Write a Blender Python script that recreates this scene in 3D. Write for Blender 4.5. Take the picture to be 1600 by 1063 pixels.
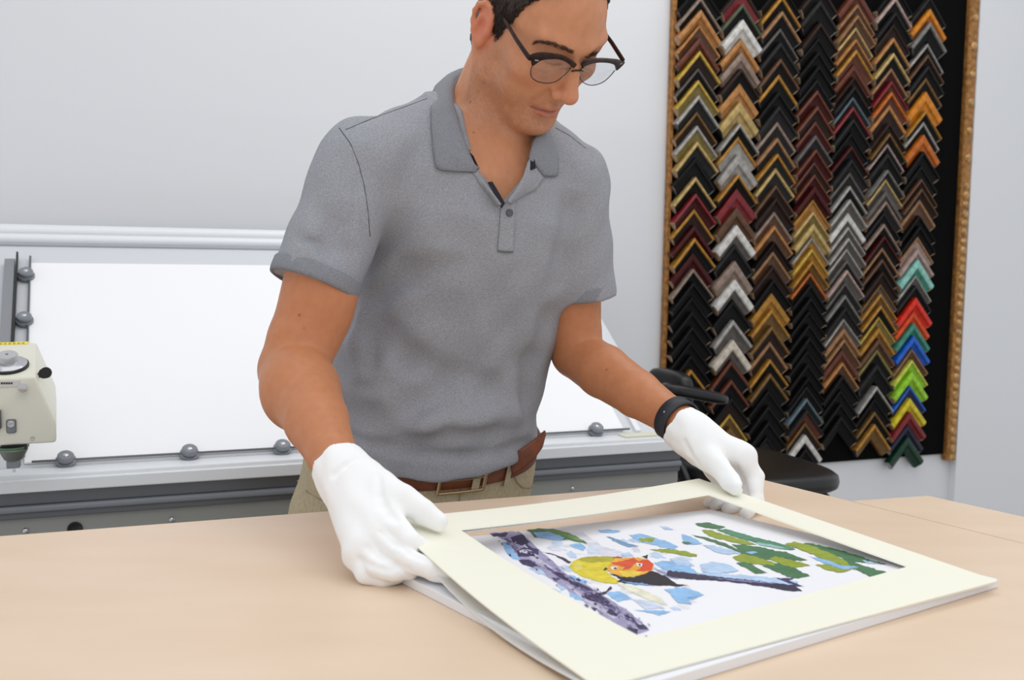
import bpy, bmesh, math, random
import numpy as np
from mathutils import Vector, Matrix
from mathutils.geometry import tessellate_polygon
for o in list(bpy.data.objects): bpy.data.objects.remove(o)
S = bpy.context.scene
COL = S.collection
random.seed(7); RNG = np.random.default_rng(7)

# ------------------------------------------------------------------ camera
F = 1650.0; CH = 1.27
_p = math.radians(4.9); _r = math.radians(1.0)
CF = np.array([0, math.cos(_p), -math.sin(_p)])
_u = np.array([0, math.sin(_p), math.cos(_p)])
CR = np.array([math.cos(_r), 0, 0]) + _u*math.sin(_r)
CU = -np.array([math.sin(_r), 0, 0]) + _u*math.cos(_r)
CC = np.array([0, 0, CH])
cam = bpy.data.cameras.new('camera'); camo = bpy.data.objects.new('camera', cam); COL.objects.link(camo)
m = Matrix.Identity(4)
for i in range(3):
    m[i][0] = CR[i]; m[i][1] = CU[i]; m[i][2] = -CF[i]; m[i][3] = CC[i]
camo.matrix_world = m
cam.sensor_width = 36; cam.lens = F/1600*36; cam.clip_start = .02
cam.dof.use_dof = True; cam.dof.focus_distance = 1.42; cam.dof.aperture_fstop = 8
S.camera = camo
# ------------------------------------------------------------------ light
W = bpy.data.worlds.new('world'); S.world = W; W.use_nodes = True
W.node_tree.nodes['Background'].inputs[0].default_value = (.93, .96, 1.0, 1)
W.node_tree.nodes['Background'].inputs[1].default_value = .80
def lamp(name, loc, rot, sx, sy, power, col=(1, .985, .96)):
    l = bpy.data.lights.new(name, 'AREA'); l.shape = 'RECTANGLE'; l.size = sx; l.size_y = sy; l.energy = power; l.color = col
    o = bpy.data.objects.new(name, l); COL.objects.link(o); o.location = loc; o.rotation_euler = rot
    return o
RY = (0, 0, math.radians(22))
lamp('overhead_light', (-.5, .9, 2.95), RY, 1.3, 2.4, 6)
lamp('overhead_light', (1.0, 1.3, 2.95), RY, 1.3, 2.4, 8)
lamp('overhead_light', (.6, 2.4, 2.95), RY, 2.0, .6, 10)  # added fill without a known fixture, brightens sample board and right wall
lamp('overhead_light', (.2, -1.0, 2.95), RY, 2.4, 1.3, 12)  # added front fill for the man, above and behind the camera
S.view_settings.view_transform = 'Standard'; S.view_settings.look = 'None'
S.view_settings.gamma = 1; S.view_settings.use_curve_mapping = False
S.view_settings.exposure = -0.06

# ------------------------------------------------------------------ helpers
def ray(x, y): return CF + (x-800)/F*CR - (y-531.5)/F*CU
def at(x, y, Y): d = ray(x, y); return CC + d*(Y/d[1])
def onz(x, y, z): d = ray(x, y); return CC + d*((z-CH)/d[2])
def onpl(x, y, P, n): d = ray(x, y); return CC + d*(np.dot(P-CC, n)/np.dot(d, n))
def nrm(v): v = np.asarray(v, float); return v/np.linalg.norm(v)
def lin(c):
    c = np.array(c, float)/255.
    return tuple(np.where(c <= .04045, c/12.92, ((c+.055)/1.055)**2.4))
MATS = {}
def mat(name, c, rough=.5, metal=0, noise=0, scale=40, bump=0, bscale=200, spec=.5, stretch=None, sss=0, coat=0, c2=None, detail=4):
    """procedural material; c in 0-255 sRGB. noise mixes c towards c2 (or darker/lighter)"""
    if name in MATS: return MATS[name]
    M = bpy.data.materials.new(name); M.use_nodes = True; nt = M.node_tree; b = nt.nodes['Principled BSDF']
    L = lin(c); b.inputs['Base Color'].default_value = (*L, 1); b.inputs['Roughness'].default_value = rough
    b.inputs['Metallic'].default_value = metal; b.inputs['Specular IOR Level'].default_value = spec
    b.inputs['Coat Weight'].default_value = coat
    if sss:
        b.inputs['Subsurface Weight'].default_value = sss; b.inputs['Subsurface Radius'].default_value = (.012, .004, .002); b.inputs['Subsurface Scale'].default_value = 1
    tc = nt.nodes.new('ShaderNodeTexCoord'); mp = nt.nodes.new('ShaderNodeMapping')
    nt.links.new(tc.outputs['Object'], mp.inputs[0])
    if stretch: mp.inputs['Scale'].default_value = stretch
    if noise:
        n = nt.nodes.new('ShaderNodeTexNoise'); n.inputs['Scale'].default_value = scale; n.inputs['Detail'].default_value = detail
        nt.links.new(mp.outputs[0], n.inputs['Vector'])
        r = nt.nodes.new('ShaderNodeValToRGB'); r.color_ramp.elements[0].position = .3; r.color_ramp.elements[1].position = .7
        A = np.array(L); B = np.array(lin(c2)) if c2 is not None else A*(1-noise)
        r.color_ramp.elements[0].color = (*B, 1); r.color_ramp.elements[1].color = (*np.clip(A*(1+noise*.5) if c2 is None else A, 0, 1), 1)
        nt.links.new(n.outputs[0], r.inputs[0]); nt.links.new(r.outputs[0], b.inputs['Base Color'])
    if bump:
        n2 = nt.nodes.new('ShaderNodeTexNoise'); n2.inputs['Scale'].default_value = bscale; n2.inputs['Detail'].default_value = 3
        nt.links.new(mp.outputs[0], n2.inputs['Vector'])
        bp = nt.nodes.new('ShaderNodeBump'); bp.inputs['Strength'].default_value = bump; bp.inputs['Distance'].default_value = .002
        nt.links.new(n2.outputs[0], bp.inputs['Height']); nt.links.new(bp.outputs[0], b.inputs['Normal'])
    MATS[name] = M
    return M
def link(name, me, m=None, parent=None, label=None, cat=None, group=None, kind=None, smooth=False):
    o = bpy.data.objects.new(name, me); COL.objects.link(o)
    if m is not None and not me.materials: me.materials.append(m)
    if parent is not None: o.parent = parent
    if label: o['label'] = label
    if cat: o['category'] = cat
    if group: o['group'] = group
    if kind: o['kind'] = kind
    return o
def empty(name, loc=(0, 0, 0), label=None, cat=None, group=None):
    o = bpy.data.objects.new(name, None); COL.objects.link(o); o.location = loc; o.empty_display_size = .05
    o['label'] = label; o['category'] = cat
    if group: o['group'] = group
    return o
def put(o, parent):
    """parent keeping world coordinates (parents here are only translated)"""
    o.parent = parent; o.matrix_parent_inverse = Matrix.Translation(-parent.location)
    return o
def mesh(name, v, f, smooth=True, recalc=False):
    me = bpy.data.meshes.new(name); me.from_pydata([tuple(map(float, q)) for q in v], [], [tuple(map(int, q)) for q in f]); me.validate()
    if recalc:
        b = bmesh.new(); b.from_mesh(me); bmesh.ops.recalc_face_normals(b, faces=b.faces); b.to_mesh(me); b.free()
    me.shade_smooth() if smooth else me.shade_flat()
    return me
class MB:
    """collects shapes into one mesh, in a frame (o, ax, ay, az)"""
    def __init__(s, o=(0, 0, 0), ax=(1, 0, 0), ay=(0, 1, 0), az=(0, 0, 1)):
        s.b = bmesh.new(); s.o = np.array(o, float); s.A = np.array([ax, ay, az], float)
    def w(s, p): return s.o + np.asarray(p, float) @ s.A
    def box(s, lo, hi, bev=0, seg=2):
        x0, y0, z0 = lo; x1, y1, z1 = hi
        vs = [s.b.verts.new(s.w(p)) for p in ((x0,y0,z0),(x1,y0,z0),(x1,y1,z0),(x0,y1,z0),(x0,y0,z1),(x1,y0,z1),(x1,y1,z1),(x0,y1,z1))]
        fs = [s.b.faces.new([vs[i] for i in q]) for q in ((0,3,2,1),(4,5,6,7),(0,1,5,4),(1,2,6,5),(2,3,7,6),(3,0,4,7))]
        if bev:
            es = list({e for f in fs for e in f.edges})
            bmesh.ops.bevel(s.b, geom=es, offset=bev, segments=seg, profile=.5, affect='EDGES')
        return s
    def prism(s, poly, z0, z1, bev=0):
        """polygon in local (x,y) extruded in local z"""
        a = [s.b.verts.new(s.w((x, y, z0))) for x, y in poly]; c = [s.b.verts.new(s.w((x, y, z1))) for x, y in poly]
        n = len(poly); fs = [s.b.faces.new(a[::-1]), s.b.faces.new(c)]
        for i in range(n): fs.append(s.b.faces.new([a[i], a[(i+1) % n], c[(i+1) % n], c[i]]))
        if bev:
            es = list({e for f in fs for e in f.edges}); bmesh.ops.bevel(s.b, geom=es, offset=bev, segments=2, profile=.5, affect='EDGES')
        return s
    def lathe(s, prof, n=24, c=(0, 0, 0)):
        """profile (r,z) around local z through c"""
        rings = []
        for r, z in prof:
            if r < 1e-6: rings.append([s.b.verts.new(s.w((c[0], c[1], c[2]+z)))])
            else: rings.append([s.b.verts.new(s.w((c[0]+r*math.cos(2*math.pi*i/n), c[1]+r*math.sin(2*math.pi*i/n), c[2]+z))) for i in range(n)])
        for a, b in zip(rings, rings[1:]):
            for i in range(n):
                j = (i+1) % n
                q = [a[i % len(a)], a[j % len(a)], b[j % len(b)], b[i % len(b)]]
                q = list(dict.fromkeys(q))
                if len(q) > 2:
                    try: s.b.faces.new(q)
                    except ValueError: pass
        return s
    def tube(s, pts, r, n=10, cap=True, flat=1.0, side=None):
        """tube through local points; r number or list; flat squashes along side-perpendicular"""
        P = [s.w(p) for p in pts]; rs = r if hasattr(r, '__len__') else [r]*len(P)
        rings = []; up = np.array([0, 0, 1.]) if side is None else np.asarray(side, float)
        for i, p in enumerate(P):
            t = nrm(P[min(i+1, len(P)-1)]-P[max(i-1, 0)])
            a = np.cross(t, up)
            if np.linalg.norm(a) < 1e-4: a = np.cross(t, np.array([1., 0, 0]))
            a = nrm(a); b = np.cross(a, t)
            rings.append([s.b.verts.new(p+rs[i]*(math.cos(2*math.pi*k/n)*a*flat+math.sin(2*math.pi*k/n)*b)) for k in range(n)])
        for A_, B_ in zip(rings, rings[1:]):
            for k in range(n): s.b.faces.new([A_[k], A_[(k+1) % n], B_[(k+1) % n], B_[k]])
        if cap: s.b.faces.new(rings[0][::-1]); s.b.faces.new(rings[-1])
        return s
    def out(s, name, m, parent=None, smooth=False, **kw):
        bmesh.ops.recalc_face_normals(s.b, faces=s.b.faces)
        me = bpy.data.meshes.new(name); s.b.to_mesh(me); s.b.free()
        me.shade_smooth() if smooth else me.shade_flat()
        if smooth == 'auto': me.set_sharp_from_angle(angle=math.radians(38))
        o = link(name, me, m, None, **kw)
        if parent is not None: put(o, parent)
        return o

# ------------------------------------------------------------------ implicit surfaces
class Field:
    def __init__(s, xs, ys, zs):
        s.ax = [np.asarray(a, np.float32) for a in (xs, ys, zs)]
        s.a = np.full([len(a) for a in s.ax], .3, np.float32)
    def reg(s, lo, hi):
        sl = []; G = []
        for k in range(3):
            i = max(0, np.searchsorted(s.ax[k], lo[k])-1); j = min(len(s.ax[k]), np.searchsorted(s.ax[k], hi[k])+1)
            sl.append(slice(i, max(j, i))); sh = [1, 1, 1]; sh[k] = -1; G.append(s.ax[k][i:j].reshape(sh))
        return tuple(sl), G
    def add(s, pr, k=.01):
        f, lo, hi = pr; mg = k+.02
        sl, G = s.reg(np.array(lo)-mg, np.array(hi)+mg); a = s.a[sl]
        if a.size == 0: return s
        b = f(*G)
        h = np.maximum(k-np.abs(a-b), 0)/k
        s.a[sl] = np.minimum(a, b)-h*h*k*.25
        return s
    def sub(s, pr, k=.005):
        f, lo, hi = pr; mg = k+.02
        sl, G = s.reg(np.array(lo)-mg, np.array(hi)+mg); a = s.a[sl]
        if a.size == 0: return s
        b = -f(*G)
        h = np.maximum(k-np.abs(a-b), 0)/k
        s.a[sl] = np.maximum(a, b)+h*h*k*.25
        return s
    def grid(s): return np.meshgrid(*s.ax, indexing='ij', sparse=True)
    def sample(s, P):
        P = np.atleast_2d(P); idx = []; fr = []
        for k in range(3):
            a = s.ax[k]; i = np.clip(np.searchsorted(a, P[:, k])-1, 0, len(a)-2); idx.append(i); fr.append(np.clip((P[:, k]-a[i])/(a[i+1]-a[i]), 0, 1))
        v = 0
        for c in range(8):
            w = 1; ii = []
            for k in range(3):
                bt = (c >> k) & 1; w = w*(fr[k] if bt else 1-fr[k]); ii.append(idx[k]+bt)
            v = v+w*s.a[ii[0], ii[1], ii[2]]
        return v
    def grad(s, p, e=.004):
        p = np.asarray(p, float)
        g = np.array([s.sample(p+e*d)[0]-s.sample(p-e*d)[0] for d in np.eye(3)]); return nrm(g)
    def hit(s, x, y, Y0, Y1, off=0.):
        """first surface point on the ray of sight between depths Y0 and Y1, lifted off the surface"""
        t = np.arange(Y0, Y1, .0008); d = ray(x, y); P = CC+d*(t/d[1])[:, None]
        v = s.sample(P); i = np.nonzero(v < 0)[0]
        if len(i) == 0: i = [int(np.argmin(v))]
        p = P[i[0]]
        return p+s.grad(p)*off if off else p
    def mesh(s, name, iters=1):
        a = s.a; ins = a < 0; nx, ny, nz = a.shape
        c = np.zeros((nx-1, ny-1, nz-1), np.int8)
        for i in (0, 1):
            for j in (0, 1):
                for k in (0, 1): c += ins[i:nx-1+i, j:ny-1+j, k:nz-1+k]
        I, J, K = np.nonzero((c > 0) & (c < 8)); n = len(I)
        pos = np.zeros((n, 3)); cnt = np.zeros(n)
        cor = [(i, j, k) for i in (0, 1) for j in (0, 1) for k in (0, 1)]
        for p in cor:
            for d in range(3):
                if p[d]: continue
                q = list(p); q[d] = 1
                v0 = a[I+p[0], J+p[1], K+p[2]]; v1 = a[I+q[0], J+q[1], K+q[2]]
                x = (v0 < 0) != (v1 < 0); t = np.where(x, v0/np.where(x, v0-v1, 1), 0)
                pt = np.array(p, float)[None]+0*pos; pt[:, d] += t
                pos += pt*x[:, None]; cnt += x
        pos = pos/cnt[:, None]+np.stack([I, J, K], 1)
        Wd = np.stack([np.interp(pos[:, k], np.arange(len(s.ax[k])), s.ax[k]) for k in range(3)], 1)
        vid = np.full(c.shape, -1, np.int32); vid[I, J, K] = np.arange(n)
        quads = []
        for d in range(3):
            sa = [slice(1, -1)]*3; sb = [slice(1, -1)]*3; sa[d] = slice(0, -1); sb[d] = slice(1, None)
            A = ins[tuple(sa)]; B = ins[tuple(sb)]
            g = np.nonzero(A != B); fl = A[g]
            g = list(g); e1, e2 = (d+1) % 3, (d+2) % 3
            base = [g[0]+(0 if d == 0 else 1), g[1]+(0 if d == 1 else 1), g[2]+(0 if d == 2 else 1)]
            def V(o1, o2):
                q = list(base); q[e1] = q[e1]+o1; q[e2] = q[e2]+o2; return vid[q[0], q[1], q[2]]
            Q = np.stack([V(-1, -1), V(0, -1), V(0, 0), V(-1, 0)], 1)
            Q[~fl] = Q[~fl][:, ::-1]
            quads.append(Q)
        Q = np.concatenate(quads)
        for _ in range(iters):
            acc = np.zeros_like(Wd); num = np.zeros(n)
            for i, j in ((0, 1), (1, 2), (2, 3), (3, 0)):
                np.add.at(acc, Q[:, i], Wd[Q[:, j]]); np.add.at(num, Q[:, i], 1); np.add.at(acc, Q[:, j], Wd[Q[:, i]]); np.add.at(num, Q[:, j], 1)
            Wd = .5*Wd+.5*acc/num[:, None]
        me = bpy.data.meshes.new(name)
        me.vertices.add(n); me.vertices.foreach_set('co', Wd.astype(np.float32).ravel())
        me.loops.add(Q.size); me.loops.foreach_set('vertex_index', Q.astype(np.int32).ravel())
        me.polygons.add(len(Q)); me.polygons.foreach_set('loop_start', np.arange(0, Q.size, 4, dtype=np.int32))
        me.update(calc_edges=True); me.validate(); me.shade_smooth()
        return me, Wd
def cone(a, b, ra, rb):
    a = np.asarray(a, float); b = np.asarray(b, float); ba = b-a; bb = float(ba @ ba)+1e-12
    def f(X, Y, Z):
        px, py, pz = X-a[0], Y-a[1], Z-a[2]
        h = np.clip((px*ba[0]+py*ba[1]+pz*ba[2])/bb, 0, 1)
        return np.sqrt((px-ba[0]*h)**2+(py-ba[1]*h)**2+(pz-ba[2]*h)**2)-(ra+(rb-ra)*h)
    r = max(ra, rb)
    return f, np.minimum(a, b)-r, np.maximum(a, b)+r
def ellip(c, r, R=None):
    c = np.asarray(c, float); r = np.asarray(r, float); R = np.eye(3) if R is None else np.asarray(R, float)  # rows = local axes
    def f(X, Y, Z):
        px, py, pz = X-c[0], Y-c[1], Z-c[2]
        q = [(R[i, 0]*px+R[i, 1]*py+R[i, 2]*pz) for i in range(3)]
        k0 = np.sqrt(sum((q[i]/r[i])**2 for i in range(3))); k1 = np.sqrt(sum((q[i]/r[i]**2)**2 for i in range(3)))
        return k0*(k0-1)/np.maximum(k1, 1e-6)
    m_ = r.max()
    return f, c-m_, c+m_
def loft(axis0, axis1, st, Lv, pw=2.3):
    """st: list of (s, offL, offD, a, b) along axis0->axis1; superellipse sections"""
    a0 = np.asarray(axis0, float); d = np.asarray(axis1, float)-a0; ln = np.linalg.norm(d); d = d/ln
    Lx = nrm(Lv-(Lv@d)*d); Dx = np.cross(Lx, d)     # Dx towards the camera for a facing body
    st = np.array(sorted(st)); ss = st[:, 0]*ln
    def f(X, Y, Z):
        px, py, pz = X-a0[0], Y-a0[1], Z-a0[2]
        s_ = px*d[0]+py*d[1]+pz*d[2]; l = px*Lx[0]+py*Lx[1]+pz*Lx[2]; q = px*Dx[0]+py*Dx[1]+pz*Dx[2]
        sc = np.clip(s_, ss[0], ss[-1])
        oL, oD, A, B = [np.interp(sc, ss, st[:, i]).astype(np.float32) for i in (1, 2, 3, 4)]
        e = (np.abs((l-oL)/A)**pw+np.abs((q-oD)/B)**pw)**(1/pw)
        r = (e-1)*np.minimum(A, B)
        return np.maximum(r, np.maximum(ss[0]-s_, s_-ss[-1]))
    ext = max(st[:, 3].max(), st[:, 4].max())+.05
    e0, e1 = a0+d*ss[0], a0+d*ss[-1]
    return f, np.minimum(e0, e1)-ext, np.maximum(e0, e1)+ext
def cut(pr, P, n):
    """keep the part of a primitive on the negative side of plane (P,n)"""
    f, lo, hi = pr; P = np.asarray(P, float); n = nrm(n)
    return (lambda X, Y, Z: np.maximum(f(X, Y, Z), (X-P[0])*n[0]+(Y-P[1])*n[1]+(Z-P[2])*n[2])), lo, hi
def rng(a, b, st): return np.arange(a, b+st, st)
# ------------------------------------------------------------------ room
TH = math.radians(22.5)
u3 = np.array([math.cos(TH), math.sin(TH), 0]); n3 = np.array([-math.sin(TH), math.cos(TH), 0]); z3 = np.array([0, 0, 1.])
WP = at(1380, 400, 3.4); WP[2] = 0                      # a point of the back wall, at floor level
def room(name, lo, hi, m):
    return MB(WP, u3, n3, z3).box(lo, hi).out(name, m, kind='structure')
wallm = mat('painted_wall', (226, 227, 230), .6, bump=.04, bscale=350)
room('wall_back', (-3.2, 0, 0), (.3225, .08, 3.0), wallm)
room('wall_right', (.3225, -.031, 0), (1.9, .08, 3.0), wallm)
room('floor', (-3.2, -4.2, -.05), (1.9, .08, 0), mat('floor_vinyl', (186, 182, 176), .4, noise=.15, scale=6))
room('baseboard_back', (-3.2, -.014, 0), (.3225, 0, .1), mat('baseboard', (120, 118, 116), .5))

# ------------------------------------------------------------------ work tables
TZ = .93
kraft = mat('kraft_paper', (232, 208, 183), .42, noise=1, scale=5, c2=(227, 201, 174), bump=.02, bscale=60, stretch=(1, 3, 1))
wood_edge = mat('table_edge', (170, 140, 110), .5, noise=.2, scale=30)
steel = mat('table_steel', (90, 92, 95), .4, metal=.8)
def table(name, poly, legs, label):
    c = np.mean(poly, 0)
    t = empty(name, (c[0], c[1], 0), label, 'table')
    MB().prism(poly, TZ-.038, TZ-.0012, .002).out('tabletop', wood_edge, t)
    MB().prism([(c[0]+(x-c[0])*.999, c[1]+(y-c[1])*.999) for x, y in poly], TZ-.0012, TZ).out('paper_cover', kraft, t, label='smooth tan kraft paper cover')
    for x, y in legs: MB().box((x-.025, y-.025, 0), (x+.025, y+.025, TZ-.038), .004).out('leg', steel, t)
    return t
q0 = onz(0, 838, TZ)[:2]; q1 = onz(1185, 748, TZ)[:2]; q2 = onz(1328, 783, TZ)[:2]
d1 = nrm(q1-q0); d2 = nrm(q2-q1)
c0 = q1-d1*2.0; c3 = c0+d2*1.25; c2_ = q1+d2*1.25
table('work_table', [tuple(c0), tuple(c3), tuple(c2_), tuple(q1)],
      [tuple(q1-d1*.1+d2*.1), tuple(c2_-d1*.1-d2*.1), tuple(c0+d1*.1+d2*.1), tuple(c3+d1*.1-d2*.1)],
      'large work table covered in tan kraft paper, man standing behind it')
e1 = onz(1450, 775, TZ)[:2]; e2 = onz(1600, 808, TZ)[:2]; dd = nrm(e2-e1); a2 = q2+d2*.001
g = nrm(e1-a2); gap = np.array([d2[1], -d2[0]]); gap = gap if gap@g > 0 else -gap
a2 = a2+gap*.0006
table('side_table', [tuple(a2), tuple(a2+d2*.7), tuple(e1+dd*.72), tuple(e1)],
      [tuple(e1+dd*.08-g*.07), tuple(e1+dd*.62-g*.07)],
      'second kraft covered table standing flush against right end of work table')

# ------------------------------------------------------------------ backing board, print and mat on the table
wboard = mat('foam_board', (240, 241, 245), .6)
whitep = mat('print_paper', (246, 246, 250), .5)
Bq = [onz(553, 860, TZ+.0095), onz(1110, 796, TZ+.0095), onz(1559, 919, TZ), onz(982, 1097, TZ)]
pc = np.mean(Bq, 0)
MB().prism([tuple(q[:2]) for q in Bq][::-1], TZ+.0002, TZ+.0095, .0008).out('backing_board', wboard, None,
    label='flat white foam backing board lying on kraft table under the print', cat='board')
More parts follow.
